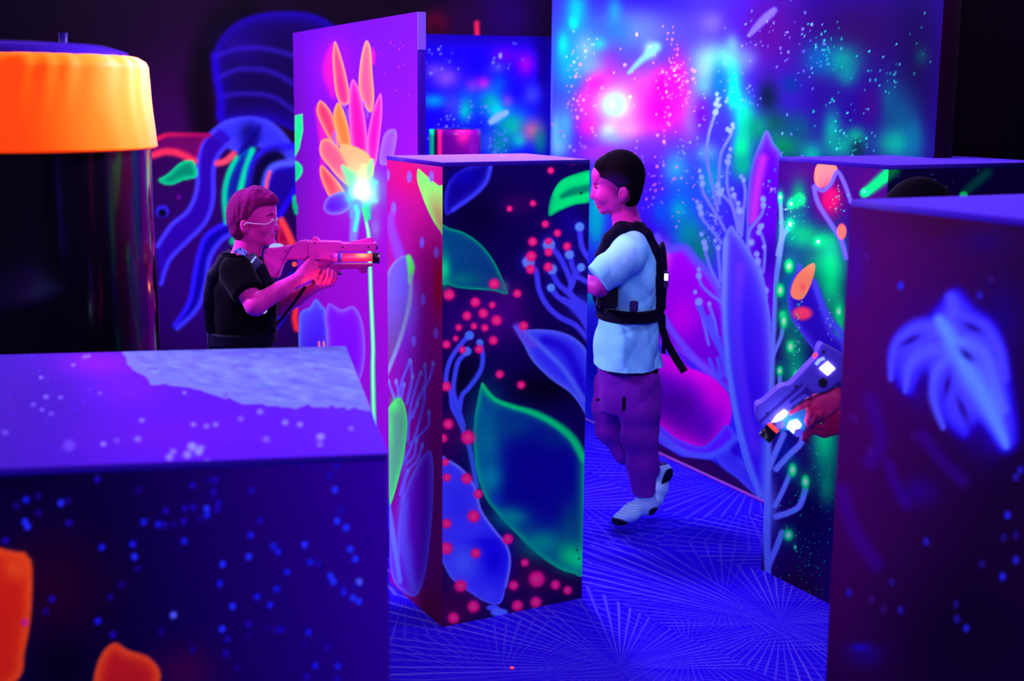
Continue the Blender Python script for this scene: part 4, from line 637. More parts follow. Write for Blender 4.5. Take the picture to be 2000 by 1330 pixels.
# ------------------------------------------------------------------ figures: smooth blended solids turned into one surface
class Solid:
    def __init__(s, lo, hi, res):
        s.lo = np.array(lo, float); s.res = res; s.n = np.ceil((np.array(hi) - s.lo) / res).astype(int) + 1
        s.f = np.full(s.n, .5, np.float32)
    def win(s, lo, hi):
        a = np.clip(np.floor((np.array(lo) - s.lo) / s.res).astype(int), 0, s.n); b = np.clip(np.ceil((np.array(hi) - s.lo) / s.res).astype(int) + 1, 0, s.n)
        sl_ = tuple(slice(i, j) for i, j in zip(a, b)); ax = [s.lo[k] + s.res * np.arange(a[k], b[k]) for k in range(3)]
        return sl_, ax[0][:, None, None], ax[1][None, :, None], ax[2][None, None, :]
    def put(s, sl_, d, k, op):
        g = s.f[sl_]
        if g.size == 0: return
        d = np.broadcast_to(d, g.shape)
        if op == '-': d = -d; a, b = -g, -d; h = np.clip(.5 + .5 * (b - a) / k, 0, 1); s.f[sl_] = -(b * (1 - h) + a * h - k * h * (1 - h)); return
        h = np.clip(.5 + .5 * (g - d) / k, 0, 1); s.f[sl_] = g * (1 - h) + d * h - k * h * (1 - h)
    def cone(s, a, b, ra, rb=None, k=.008, op='+', flatv=None, fl=1):
        a, b = np.array(a, float), np.array(b, float); rb = ra if rb is None else rb; R = max(ra, rb) + k + 3 * s.res
        sl_, X, Y, Z_ = s.win(np.minimum(a, b) - R, np.maximum(a, b) + R); d = b - a; L = d @ d + 1e-12
        px, py, pz = X - a[0], Y - a[1], Z_ - a[2]; t = np.clip((px * d[0] + py * d[1] + pz * d[2]) / L, 0, 1)
        qx, qy, qz = px - t * d[0], py - t * d[1], pz - t * d[2]; r = ra + (rb - ra) * t
        s.put(sl_, np.sqrt(qx * qx + qy * qy + qz * qz) - r, k, op)
    def chain(s, pts, rs, k=.008, op='+'):
        for i in range(len(pts) - 1): s.cone(pts[i], pts[i + 1], rs[i], rs[i + 1], k, op)
    def ell(s, c, r, R=None, k=.008, op='+'):
        c = np.array(c, float); r = np.array(r, float); m = r.max() + k + 3 * s.res; sl_, X, Y, Z_ = s.win(c - m, c + m)
        x, y, z = X - c[0], Y - c[1], Z_ - c[2]
        if R is not None: x, y, z = (R[0][i] * x + R[1][i] * y + R[2][i] * z for i in range(3)) if False else (R[i][0] * x + R[i][1] * y + R[i][2] * z for i in range(3))
        k0 = np.sqrt((x / r[0]) ** 2 + (y / r[1]) ** 2 + (z / r[2]) ** 2); k1 = np.sqrt((x / r[0] ** 2) ** 2 + (y / r[1] ** 2) ** 2 + (z / r[2] ** 2) ** 2) + 1e-9
        s.put(sl_, k0 * (k0 - 1) / k1, k, op)
    def stack(s, rows, k=.01, op='+', fold=None):
        """rows: (z, xc, yc, rx, ry) from low to high: an upright body with elliptical sections"""
        rows = np.array(sorted(rows)); z0, z1 = rows[0, 0], rows[-1, 0]; m = rows[:, 3:].max() + k + .02
        sl_, X, Y, Z_ = s.win((rows[:, 1].min() - m, rows[:, 2].min() - m, z0 - .03), (rows[:, 1].max() + m, rows[:, 2].max() + m, z1 + .03))
        zz = Z_.ravel()
        def itp(c):      # smooth interpolation
            fine = np.linspace(z0, z1, 80); v = np.interp(fine, rows[:, 0], rows[:, c]); kk = np.hanning(9); kk /= kk.sum(); v = np.convolve(np.pad(v, 4, 'edge'), kk, 'valid'); return np.interp(zz, fine, v)[None, None, :]
        xc, yc, rx, ry = (itp(c) for c in (1, 2, 3, 4)); q = np.sqrt(((X - xc) / rx) ** 2 + ((Y - yc) / ry) ** 2); d = (q - 1) * np.minimum(rx, ry)
        if fold: d = d + fold(X, Y, Z_)
        d = np.maximum(d, np.maximum(z0 - Z_, Z_ - z1)); s.put(sl_, d, k, op)
    def keep(s, fn):
        sl_, X, Y, Z_ = s.win(s.lo, s.lo + s.n * s.res); s.f = np.maximum(s.f, np.broadcast_to(fn(X, Y, Z_), s.f.shape)).astype(np.float32)
    def mesh(s, name, mat, parent=None, painter=None):
        f = s.f; ins = f < 0; n = f.shape; cnt = sum(ins[i:n[0] - 1 + i, j:n[1] - 1 + j, k:n[2] - 1 + k].astype(np.int8) for i in (0, 1) for j in (0, 1) for k in (0, 1))
        act = np.argwhere((cnt > 0) & (cnt < 8)); A = act; acc = np.zeros((len(A), 3)); num = np.zeros(len(A))
        offs = [(i, j, k) for i in (0, 1) for j in (0, 1) for k in (0, 1)]
        for p in offs:
            for ax in range(3):
                if p[ax]: continue
                q = list(p); q[ax] = 1; va = f[A[:, 0] + p[0], A[:, 1] + p[1], A[:, 2] + p[2]]; vb = f[A[:, 0] + q[0], A[:, 1] + q[1], A[:, 2] + q[2]]
                c = (va < 0) != (vb < 0); t = np.where(c, va / (va - vb + 1e-12), 0); pt = np.tile(np.array(p, float), (len(A), 1)); pt[:, ax] += t; acc += pt * c[:, None]; num += c
        V = s.lo + (A + acc / num[:, None]) * s.res; idx = np.full(cnt.shape, -1, np.int32); idx[A[:, 0], A[:, 1], A[:, 2]] = np.arange(len(A)); Q = []
        for ax in range(3):
            o1, o2 = [k for k in range(3) if k != ax]; sa = [slice(1, m - 1) for m in n]; sb = list(sa); sa[ax] = slice(0, n[ax] - 1); sb[ax] = slice(1, n[ax])
            a_, b_ = ins[tuple(sa)], ins[tuple(sb)]; E_ = np.argwhere(a_ != b_); flip = a_[E_[:, 0], E_[:, 1], E_[:, 2]]; base = E_ + 1; base[:, ax] = E_[:, ax]
            def g(d1, d2): c = base.copy(); c[:, o1] -= d1; c[:, o2] -= d2; return idx[c[:, 0], c[:, 1], c[:, 2]]
            q = np.stack([g(1, 1), g(0, 1), g(0, 0), g(1, 0)], 1)
            if ax == 1: flip = ~flip
            q[~flip] = q[~flip][:, ::-1]; Q.append(q)
        Q = np.vstack(Q); Q = Q[(Q >= 0).all(1)]
        me = quads(name, V, Q)
        if painter: set_paint(me, painter(V).out())
        return link(name, me, mat, parent, True)
def rotm(ax, ay, az): return (Matrix.Rotation(az, 3, 'Z') @ Matrix.Rotation(ay, 3, 'Y') @ Matrix.Rotation(ax, 3, 'X')).transposed()
class Fig:
    """pixels at a given distance -> metres"""
    def __init__(s, Y): s.Y = Y; s.s = Y / 2700 / cos(.06)
    def p(s, x, y, d=0): return onY(x, y, s.Y + d)
def hand(S_, wrist, knuck, fingers, thumb, w=.031, thick=.012, side=None, fr=.0072):
    """palm from wrist to knuckle line, each finger its own bent chain"""
    wrist, knuck = np.array(wrist), np.array(knuck); side = np.array(side, float); side /= np.linalg.norm(side)
    for t in (-.9, -.3, .3, .9):
        S_.cone(wrist + side * t * w * .55, knuck + side * t * w, thick * .95, thick * .82, .008)
    for t, ch, sc in fingers:
        st = knuck + side * t * w; pts = [st] + [np.array(q) for q in ch]; S_.chain(pts, [fr * 1.12 * sc, fr * 1.02 * sc, fr * .95 * sc, fr * .82 * sc][:len(pts)], .002)
    S_.chain([np.array(q) for q in thumb], [.011, .0095, .0085, .0072][:len(thumb)], .004)

SHIRT = material('white_cotton', attr=True, rough=.8, gloss=.004, noise=.03, nscale=30, gain=1.2)
SKIN = material('skin', attr=True, rough=.5, gloss=.03, noise=.04, nscale=60)
HAIR = material('short_hair', attr=True, rough=.7, gloss=.003, noise=.35, nscale=320, bump=.25, bscale=260)
FABR = material('sweat_fabric', attr=True, rough=.9, gloss=.004, noise=.06, nscale=200)
SOCK = material('ribbed_sock', attr=True, rough=.9, gloss=.003, stripes=(38, .72), gain=1.35)
WEB = material('black_webbing', (8, 3, 34), rough=.6, gloss=.008, noise=.2, nscale=150)
LED = material('white_led', emit=(235, 240, 255), es=6)
LEDB = material('pale_blue_led', emit=(150, 170, 255), es=1.3)
LEDR = material('red_led', emit=(255, 40, 40), es=4)
MET = material('glasses_metal', (190, 150, 255), rough=.25, gloss=.08)
GLASS = bpy.data.materials.new('clear_lens'); GLASS.use_nodes = True
_n = GLASS.node_tree.nodes; _n.clear(); _o = _n.new('ShaderNodeOutputMaterial'); _t = _n.new('ShaderNodeBsdfTransparent'); _g = _n.new('ShaderNodeBsdfGlossy'); _g.inputs['Roughness'].default_value = .08; _m = _n.new('ShaderNodeMixShader'); _m.inputs[0].default_value = .12
for a, b in ((_t.outputs[0], _m.inputs[1]), (_g.outputs[0], _m.inputs[2]), (_m.outputs[0], _o.inputs[0])): GLASS.node_tree.links.new(a, b)

def folds(amp, seed):
    R = random.Random(seed); K = [(R.uniform(16, 34), R.uniform(-26, 26), R.uniform(10, 30), R.uniform(0, 6), R.uniform(6, 14)) for _ in range(5)]
    def fn(X, Y, Zz):
        d = 0
        for a, b, c, e, h in K: d = d + (1 - 2 * np.abs(np.sin(a * X + b * Zz + .6 * c * Y + e + 1.6 * np.sin(h * Zz + e) + 1.2 * np.sin(h * 1.3 * X + 5 * Y)))) * amp * .45
        return d
    return fn
# ---- right boy, facing left
f = Fig(4.67); s = f.s; p = f.p
def boy_right():
    r = empty('person', p(1240, 1010, 0) * [1, 1, 0], 'person in white t-shirt, mauve joggers and striped socks, stepping left beside the middle box', 'person')
    B = Solid(p(1030, 1045, -.24)[:3] * [1, 1, 0] + [-.0, 0, -.01], p(1350, 280, .24), .0036)
    e = lambda x, y, d, rx, rz, ry, k=.006, op='+', R=None: B.ell(p(x, y, d), (rx * s, ry, rz * s), R, k, op)
    # head
    e(1210, 344, 0, 45, 46, .066, .01); e(1186, 368, 0, 30, 42, .052, .012); e(1196, 388, 0, 26, 26, .05, .012)
    B.cone(p(1206, 398, -.03), p(1181, 409, -.006), 12 * s, 8 * s, .012); B.cone(p(1206, 398, .03), p(1181, 409, .006), 12 * s, 8 * s, .012)
    e(1178, 410, 0, 8, 8, .016, .008); e(1168, 342, 0, 13, 18, .04, .012)
    B.cone(p(1162, 362), p(1157, 382), 3.5 * s, 4.5 * s, .006); e(1158, 385, 0, 5.5, 4.5, .009, .004); e(1163, 388, -.008, 4, 3, .005, .002); e(1163, 388, .008, 4, 3, .005, .002)
    e(1167, 397, 0, 6, 3, .018, .004); e(1170, 404, 0, 5.5, 3.2, .016, .003); B.cone(p(1163, 400.5, -.014), p(1163, 400.5, .014), 1.3 * s, 1.3 * s, .002, '-')
    for d in (-1, 1):
        e(1165, 364, d * .028, 9, 6, .013, .006, '-'); e(1171, 366, d * .026, 7.5, 6, .011, .002); B.cone(p(1160, 354, d * .012), p(1176, 354, d * .044), 2.6 * s, 2.4 * s, .006); e(1177, 383, d * .036, 13, 12, .014, .012)
        e(1217, 379, d * .066, 9, 15, .009, .003, R=rotm(0, .15, 0)); e(1214, 378, d * .077, 5, 9, .006, .003, '-'); e(1214, 392, d * .064, 4, 4, .006, .003)
    B.chain([p(1215, 395), p(1222, 425), p(1228, 455)], [.05, .043, .06], .015)
    B.stack([(p(0, 760)[2], p(1230, 760)[0], f.Y, .075, .095), (p(0, 640)[2], p(1226, 640)[0], f.Y, .078, .1), (p(0, 540)[2], p(1232, 540)[0], f.Y, .07, .105), (p(0, 490)[2], p(1230, 490)[0], f.Y, .055, .09), (p(0, 455)[2], p(1228, 455)[0], f.Y, .035, .05)], .02)
    # arms reach forward behind the box, hands together
    for d in (-1, 1):
        sh, el, wr = p(1224, 496, d * .13), p(1172, 560, d * .15), p(1105, 545, d * .07)
        B.chain([sh, el], [.034, .032], .01); B.chain([el, (el + wr) / 2, wr], [.032, .029, .021], .012)
        kn = p(1070, 540, d * .045); sd = np.array([0, .25, 1.])
        hand(B, wr, kn, [(1, [kn + [-.018, -d * .012, .028], kn + [-.036, -d * .03, .022], kn + [-.03, -d * .046, .02]], .95), (.35, [kn + [-.024, -d * .012, .008], kn + [-.042, -d * .03, .004], kn + [-.036, -d * .048, .004]], 1), (-.35, [kn + [-.022, -d * .012, -.012], kn + [-.04, -d * .03, -.014], kn + [-.033, -d * .046, -.013]], .97), (-1, [kn + [-.016, -d * .012, -.03], kn + [-.03, -d * .026, -.032], kn + [-.027, -d * .04, -.03]], .85)], [wr + [-.005, -d * .008, .02], wr + [-.03, -d * .022, .038], wr + [-.05, -d * .03, .042]], side=sd)
    # legs
    nl = [p(1250, 745, -.06), p(1250, 850, -.065), p(1262, 965, -.06)]; fl = [p(1205, 745, .06), p(1190, 838, .07), p(1284, 920, .08)]
    B.chain(nl, [.055, .04, .026], .01); B.chain(fl, [.05, .036, .024], .01)
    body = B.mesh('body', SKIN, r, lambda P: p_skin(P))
    # hair
    Hh = Solid(p(1140, 440, -.12), p(1275, 280, .12), .0028); Hh.ell(p(1211, 342), (49.5 * s, .074, 50 * s), None, .006); Hh.ell(p(1222, 372), (31 * s, .068, 40 * s), None, .02); Hh.ell(p(1178, 325), (17 * s, .05, 17 * s), None, .01)
    Hh.cone(p(1161, 405, -.2), p(1161, 405, .2), 58 * s, 58 * s, .006, '-'); Hh.cone(p(1215, 381, -.2), p(1215, 381, -.05), 16 * s, 16 * s, .004, '-'); Hh.cone(p(1215, 381, .05), p(1215, 381, .2), 16 * s, 16 * s, .004, '-'); Hh.cone(p(1205, 425, -.2), p(1205, 425, .2), 27 * s, 27 * s, .006, '-')
    Hh.mesh('hair', HAIR, r, lambda P: (lambda b: (b.blob(1192, 354, 22, 16, (40, 4, 100), .8), b.blob(1212, 356, 20, 14, (28, 4, 90), .7), b)[2])(Brush(P, (5, 2, 14))))
    for d in (-1, 1):
        c = p(1167.5, 366, d * .03); q = Solid(c - .02, c + .02, .0016); q.ell(c, (.0085, .0085, .0065)); q.mesh('eye', SKIN, r, lambda P: (lambda b: (b.blob(1163, 366, 3.2, 3.2, (8, 0, 10), 1, hard=.3), b)[1])(Brush(P, (200, 80, 210))))
        Eb = Solid(p(1150, 365, -.07), p(1190, 343, .07), .0018); Eb.chain([p(1158, 356, d * .014), p(1166, 352, d * .034), p(1180, 355, d * .048)], [.0022, .0028, .0018], .002); Eb.mesh('eyebrow', HAIR, r, flat((50, 0, 60)))
    # t-shirt
    W = Solid(p(1140, 740, -.24), p(1320, 415, .24), .004)
    fo = folds(.005, 4)
    z = lambda y: p(0, y)[2]; x = lambda q: p(q, 600)[0]
    W.stack([(z(727), x(1227), f.Y, .118, .15), (z(690), x(1225), f.Y, .108, .145), (z(640), x(1226), f.Y, .1, .138), (z(595), x(1229), f.Y, .093, .13), (z(540), x(1230), f.Y, .095, .14), (z(490), x(1231), f.Y, .084, .145), (z(462), x(1230), f.Y, .066, .12), (z(442), x(1226), f.Y, .046, .07), (z(432), x(1223), f.Y, .042, .05)], .012, fold=fo)
    for d in (-1, 1):
        W.chain([p(1232, 482, d * .105), p(1224, 500, d * .145), p(1190, 528, d * .158)], [.05, .056, .056], .02); W.cone(p(1190, 528, d * .158), p(1176, 540, d * .16), .056, .052, .006)
        u = p(1176, 540, d * .16) - p(1224, 500, d * .145); u /= np.linalg.norm(u); c = p(1176, 540, d * .16) + u * .012
        sl_, X, Y, Zz = W.win(p(1140, 600, d * .16 - .08) , p(1260, 460, d * .16 + .08)); g = W.f[sl_]; dd = (X - c[0]) * u[0] + (Y - c[1]) * u[1] + (Zz - c[2]) * u[2]
        near = np.sqrt((X - c[0]) ** 2 + (Y - c[1]) ** 2 + (Zz - c[2]) ** 2) < .1; W.f[sl_] = np.where(near & (dd > 0), np.maximum(g, dd), g)
    X, Y, Zz = W.win(W.lo, W.lo + W.n * W.res)[1:]; W.f = (W.f + folds(.0035, 12)(X, Y, Zz) * (W.f < .1)).astype(np.float32)
    W.cone(p(1205, 420), p(1218, 432), .03, .03, .006, '-')
    # hem shape: lower at the middle
    zh = z(727); W.keep(lambda X, Y, Zz: (zh + .02 + np.clip((x(1200) - X) * .5, -.012, .03)) - Zz)
    W.mesh('t_shirt', SHIRT, r, flat((98, 150, 255)))
    # trousers
    Q = Solid(p(1145, 985, -.18), p(1320, 700, .18), .004); fo2 = lambda X, Y, Zz: 0
    Q.stack([(z(790), x(1230), f.Y, .085, .1), (z(735), x(1232), f.Y, .102, .115), (z(705), x(1230), f.Y, .1, .115)], .01)
    Q.chain([p(1246, 750, -.055), p(1249, 800, -.06), p(1250, 850, -.063), p(1254, 905, -.06), p(1258, 955, -.06)], [.074, .068, .06, .05, .037], .02)
    Q.chain([p(1200, 750, .055), p(1192, 800, .06), p(1194, 836, .07), p(1225, 880, .075), p(1270, 905, .08)], [.068, .06, .052, .046, .036], .02)
    Q.cone(p(1258, 960, -.06), p(1259, 974, -.06), .0345, .034, .003); Q.cone(p(1270, 905, .08), p(1280, 914, .08), .034, .03, .004)
    sl_, X, Y, Zz = Q.win(Q.lo, Q.lo + Q.n * Q.res); Q.f = (Q.f + folds(.0042, 6)(X, Y, Zz)).astype(np.float32); Q.keep(lambda X, Y, Zz: z(976) - Zz)
    Q.mesh('trousers', FABR, r, lambda P: (lambda b: (b.stroke([(1219, 778), (1218, 800)], 3.5, (6, 0, 30), 1, .3), b.blob(1168, 781, 4, 2.5, (6, 0, 20), 1, hard=.3), b)[2])(Brush(P, (100, 16, 180))))
    # socks
    def p_sock(P):
        b = Brush(P, (122, 150, 255)); b.leaf([(1180, 1012), (1203, 1012), (1228, 1022), (1226, 1040), (1180, 1040)], (8, 0, 50), (8, 0, 50), 3); b.leaf([(1270, 995), (1284, 991), (1282, 1004), (1268, 1006)], (8, 0, 50), (8, 0, 50), 3); return b
    K = Solid(p(1175, 1045, -.13) * [1, 1, 0] + [0, 0, -.004], p(1300, 950, 0), .003)
    gz = .0
    K.chain([p(1262, 958, -.06), p(1264, 985, -.06)], [.033, .032], .01); K.ell(p(1266, 990, -.06), (.03, .029, .03), None, .015)
    K.chain([p(1258, 985, -.06), p(1232, 1001, -.066), p(1210, 1013, -.07)], [.032, .03, .023], .015); K.chain([p(1240, 1004, -.045), p(1214, 1013, -.045), p(1204, 1015, -.05)], [.024, .021, .017], .012); K.cone(p(1236, 1006, -.09), p(1208, 1016, -.09), .022, .017, .012)
    K.keep(lambda X, Y, Zz: .002 - Zz); K.mesh('sock', SOCK, r, p_sock)
    def p_sock2(P):
        b = Brush(P, (122, 150, 255)); b.leaf([(1302, 918), (1314, 916), (1316, 932), (1302, 942), (1292, 945), (1294, 935)], (8, 0, 50), (8, 0, 50), 2); b.leaf([(1262, 990), (1284, 990), (1288, 1010), (1262, 1010)], (8, 0, 50), (8, 0, 50), 2); return b
    K = Solid(p(1255, 1012, 0), p(1330, 895, .16), .003)
    K.chain([p(1282, 912, .08), p(1296, 920, .08)], [.031, .029], .01); K.ell(p(1298, 924, .08), (.027, .028, .024), None, .012); K.chain([p(1296, 924, .08), p(1288, 955, .07), p(1280, 980, .065)], [.026, .029, .021], .015); K.chain([p(1284, 975, .085), p(1276, 990, .09)], [.022, .016], .01); K.chain([p(1284, 975, .055), p(1274, 992, .05)], [.022, .018], .01)
    K.mesh('sock', SOCK, r, p_sock2)
    # vest
    V = Solid(p(1145, 640, -.22), p(1325, 420, .22), .004)
    V.stack([(z(612), x(1229), f.Y, .112, .15), (z(598), x(1229), f.Y, .112, .15), (z(585), x(1229), f.Y, .112, .15)], .003)
    for d in (-1, 1):
        V.chain([p(1172, 600, d * .07), p(1168, 550, d * .07), p(1172, 500, d * .072), p(1188, 465, d * .072), p(1210, 445, d * .07), p(1236, 440, d * .07), p(1262, 458, d * .075), p(1280, 490, d * .078), p(1288, 540, d * .075), p(1290, 600, d * .07)], [.016, .016, .016, .017, .02, .022, .02, .018, .018, .018], .01)
    V.ell(p(1292, 545, 0), (.018, .085, .13), None, .01); V.ell(p(1166, 560, 0), (.018, .08, .06), None, .01)
    V.chain([p(1222, 439, -.06), p(1250, 447, -.03), p(1250, 447, .03), p(1222, 439, .06)], [.014, .02, .02, .014], .015)
    V.mesh('vest', WEB, r)
    ax = np.array([1., 0, 0]); ay = np.array([0, 1., 0])
    bx('sensor_pod', p(1186, 578, -.13), ax, ay, Z, (.034, .03, .04), DK, r, .008)['label'] = 'black sensor box at the waist'
    bx('buckle', p(1238, 598, -.152), ax, ay, Z, (.014, .006, .018), DKV, r, .003)
    o = bx('back_sensor', p(1299, 545, -.07), ax, ay, Z, (.01, .02, .03), DKV, r, .004); tag(bx('light', p(1301, 541, -.088), ax, ay, Z, (.006, .003, .011), LED, o), 'lit white lamp')
    tube('strap', [p(1290, 612, -.04), p(1293, 640, -.05), p(1303, 670, -.06), p(1320, 700, -.07), p(1337, 726, -.08)], [.013, .013, .013, .013, .013], WEB, r, 8)
    tube('strap', [p(1296, 615, -.02), p(1297, 650, -.02), p(1296, 690, -.02)], .007, WEB, r, 8)
    return r
def p_skin(P):
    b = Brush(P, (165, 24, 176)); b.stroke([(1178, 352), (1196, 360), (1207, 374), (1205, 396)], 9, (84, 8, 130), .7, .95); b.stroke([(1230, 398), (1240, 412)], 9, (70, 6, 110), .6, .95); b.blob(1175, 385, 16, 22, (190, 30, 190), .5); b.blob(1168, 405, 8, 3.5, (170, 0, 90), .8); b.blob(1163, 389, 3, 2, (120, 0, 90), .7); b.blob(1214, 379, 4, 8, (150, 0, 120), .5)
    return b
boy_right()

# ---- left boy, facing right and aiming
g_ = Fig(4.4)
def boy_left():
    f = g_; s = f.s; p = f.p; z = lambda y: p(0, y)[2]; x = lambda q: p(q, 560)[0]
    zg = p(470, 690)[2]
    r = empty('person', p(470, 690) * [1, 1, 0], 'person in glasses and black t-shirt and vest, aiming to the right behind the low box', 'person')
    B = Solid((p(380, 690)[0], 4.14, -.01), (p(675, 690)[0], 4.66, p(0, 355)[2]), .0036)
    e = lambda a, b, d, rx, rz, ry, k=.006, op='+', R=None: B.ell(p(a, b, d), (rx * s, ry, rz * s), R, k, op)
    e(490, 411, 0, 42, 41, .064, .01); e(514, 430, 0, 26, 38, .05, .012); e(508, 448, 0, 26, 24, .048, .012)
    B.cone(p(492, 462, -.03), p(528, 473, -.008), 12 * s, 8 * s, .012); B.cone(p(492, 462, .03), p(528, 473, .008), 12 * s, 8 * s, .012)
    e(531, 474, 0, 7.5, 7.5, .016, .008); e(528, 408, 0, 11, 15, .04, .012)
    B.cone(p(535, 426), p(541, 443), 3.2 * s, 4.2 * s, .006); e(541, 446, 0, 5.2, 4.3, .009, .004); e(537, 449, -.008, 3.8, 3, .005, .002)
    e(533, 457.5, 0, 6, 2.8, .018, .004); e(532, 463.5, 0, 6, 3, .017, .003); B.cone(p(539, 460.7, -.014), p(539, 460.7, .014), 1.2 * s, 1.2 * s, .002, '-')
    for d in (-1, 1):
        e(534, 428, d * .028, 8, 6, .013, .006, '-'); e(528, 430, d * .026, 7, 5.5, .011, .002); B.cone(p(538, 419, d * .012), p(522, 420, d * .044), 2.4 * s, 2.2 * s, .006); e(519, 446, d * .036, 12, 11, .014, .012)
        e(477, 441, d * .064, 8, 14, .009, .003, R=rotm(0, -.15, 0)); e(479, 440, d * .075, 4.5, 8.5, .006, .003, '-'); e(480, 452, d * .062, 4, 4, .006, .003)
    B.chain([p(488, 455), p(484, 485), p(478, 510)], [.046, .041, .055], .015)
    B.stack([(z(700), x(470), f.Y, .08, .1), (z(610), x(470), f.Y, .08, .105), (z(550), x(474), f.Y, .066, .095), (z(520), x(478), f.Y, .04, .06)], .015)
    # near arm and hand on the grip
    sh, el, wr, kn = p(464, 542, -.115), p(499, 596, -.17), p(586, 541, -.085), p(607, 524, -.055)
    B.chain([sh, el], [.034, .032], .01); B.chain([el, el * .45 + wr * .55, wr], [.033, .025, .0185], .01)
    sd = np.array([.15, -.25, -1.])
    def P(a, b, d): return p(a, b, d)
    hand(B, wr, kn, [(-1, [P(618, 515, -.05), P(628, 517, -.03), P(628, 519, -.005)], 1), (-.3, [P(622, 526, -.045), P(628, 530, -.015), P(616, 532, .005)], 1), (.35, [P(620, 536, -.042), P(625, 540, -.014), P(614, 542, .005)], .97), (1, [P(616, 545, -.04), P(621, 549, -.014), P(611, 550, .004)], .88)], [P(592, 528, -.06), P(602, 515, -.05), P(612, 510, -.035), P(620, 511, -.02)], w=.026, side=-sd)
    # far arm and the hand under the fore-end
    sh, el, wr, kn = p(492, 535, .13), p(548, 600, .12), p(606, 566, .03), p(633, 555, -.012)
    B.chain([sh, el], [.04, .03], .01); B.chain([el, el * .45 + wr * .55, wr], [.031, .026, .0195], .01)
    hand(B, wr, kn, [(-1, [P(622, 552, -.045), P(628, 540, -.056), P(634, 527, -.05)], 1), (-.33, [P(634, 553, -.044), P(640, 540, -.056), P(642, 526, -.05)], 1), (.33, [P(643, 553, -.042), P(649, 542, -.054), P(650, 529, -.05)], .97), (1, [P(650, 552, -.038), P(656, 544, -.05), P(656, 533, -.05)], .85)], [P(612, 560, .02), P(622, 548, .034), P(634, 538, .034), P(644, 530, .03)], w=.022, side=(1, 0, .1))
    for d in (-1, 1): B.chain([p(470, 700, d * .055), (x(472), f.Y + d * .06, .4), (x(468), f.Y + d * .065, .06)], [.06, .045, .03], .02)
    B.mesh('body', SKIN, r, lambda P: (lambda b: (b.blob(536, 460, 7, 3, (170, 0, 100), .7), b.blob(479, 441, 4, 8, (150, 0, 90), .6), b)[2])(Brush(P, (188, 22, 176))))
    Hh = Solid(p(430, 490, -.11), p(560, 355, .11), .0026); Hh.ell(p(489, 413), (46 * s, .072, 46 * s), None, .006); Hh.ell(p(475, 436), (29 * s, .064, 38 * s), None, .02); Hh.chain([p(500, 385, -.03), p(526, 390, -.028), p(539, 399, -.015)], [.03, .02, .006], .02); Hh.chain([p(500, 385, .03), p(526, 389, .026), p(537, 398, .015)], [.03, .02, .006], .02); Hh.cone(p(505, 385), p(530, 392), .034, .02, .02)
    Hh.cone(p(535, 454, -.2), p(535, 454, .2), 56 * s, 56 * s, .006, '-'); 
    for d in (-1, 1): Hh.cone(p(477, 443, d * .2), p(477, 443, d * .045), 14 * s, 14 * s, .004, '-')
    Hh.cone(p(500, 492, -.2), p(500, 492, .2), 34 * s, 34 * s, .006, '-')
    sl_, X, Y, Zz = Hh.win(Hh.lo, Hh.lo + Hh.n * Hh.res); Hh.f = (Hh.f + .0012 * np.sin(X * 150 - Zz * 90 + 3 * np.sin(Y * 60 + X * 40)) + .001 * np.sin(X * 310 + Zz * 210 + 4 * np.sin(Zz * 70 + Y * 90))).astype(np.float32)
    Hh.mesh('hair', HAIR, r, lambda P: (lambda b: (b.blob(500, 380, 40, 14, (135, 12, 150), .5), b.blob(468, 470, 10, 30, (70, 0, 60), .6), b)[2])(Brush(P, (92, 6, 96))))
    for d in (-1, 1):
        c = p(531.5, 430, d * .03); q = Solid(c - .02, c + .02, .0016); q.ell(c, (.0085, .0085, .0065)); q.mesh('eye', SKIN, r, lambda P: (lambda b: (b.blob(536, 430, 3, 3, (8, 0, 10), 1, hard=.3), b)[1])(Brush(P, (200, 80, 210))))
        E_ = Solid(p(515, 432, -.07), p(545, 410, .07), .0018); E_.chain([p(539, 421, d * .014), p(532, 418, d * .034), p(522, 421, d * .047)], [.002, .0026, .0016], .002); E_.mesh('eyebrow', HAIR, r, flat((80, 0, 70)))
    # glasses
    gl = None
    for d in (-1, 1):
        rim = [p(541 - 5 * abs(cos(a)) * (1 if cos(a) < 0 else .2) + 0, 433 - 8.5 * sin(a), d * (.034 + .022 * cos(a + (0 if d > 0 else 0)))) for a in np.linspace(0, 2 * pi, 25)]
        ro = tube('rim', rim, .0013, MET, r, 6)
        if d < 0: gl = ro
        prism('lens', rim[:-1], (.0006, 0, 0), GLASS, ro)
        tube('temple', [p(538, 429, d * .058), p(520, 438, d * .066), p(500, 437, d * .072), p(482, 435, d * .074), p(476, 440, d * .074)], .0015, MET, r, 6)
    tube('bridge', [p(542, 429, -.012), p(543, 427, 0), p(542, 429, .012)], .0013, MET, r, 6)
    # black t-shirt with short sleeves
    W = Solid(p(385, 700, -.24), p(560, 478, .24), .004)
    fo = folds(.0028, 9)
    W.stack([(z(700), x(470), f.Y, .098, .125), (z(640), x(470), f.Y, .1, .125), (z(595), x(471), f.Y, .104, .13), (z(555), x(470), f.Y, .1, .13), (z(525), x(474), f.Y, .078, .13), (z(505), x(478), f.Y, .056, .09), (z(494), x(480), f.Y, .048, .052)], .012, fold=fo)
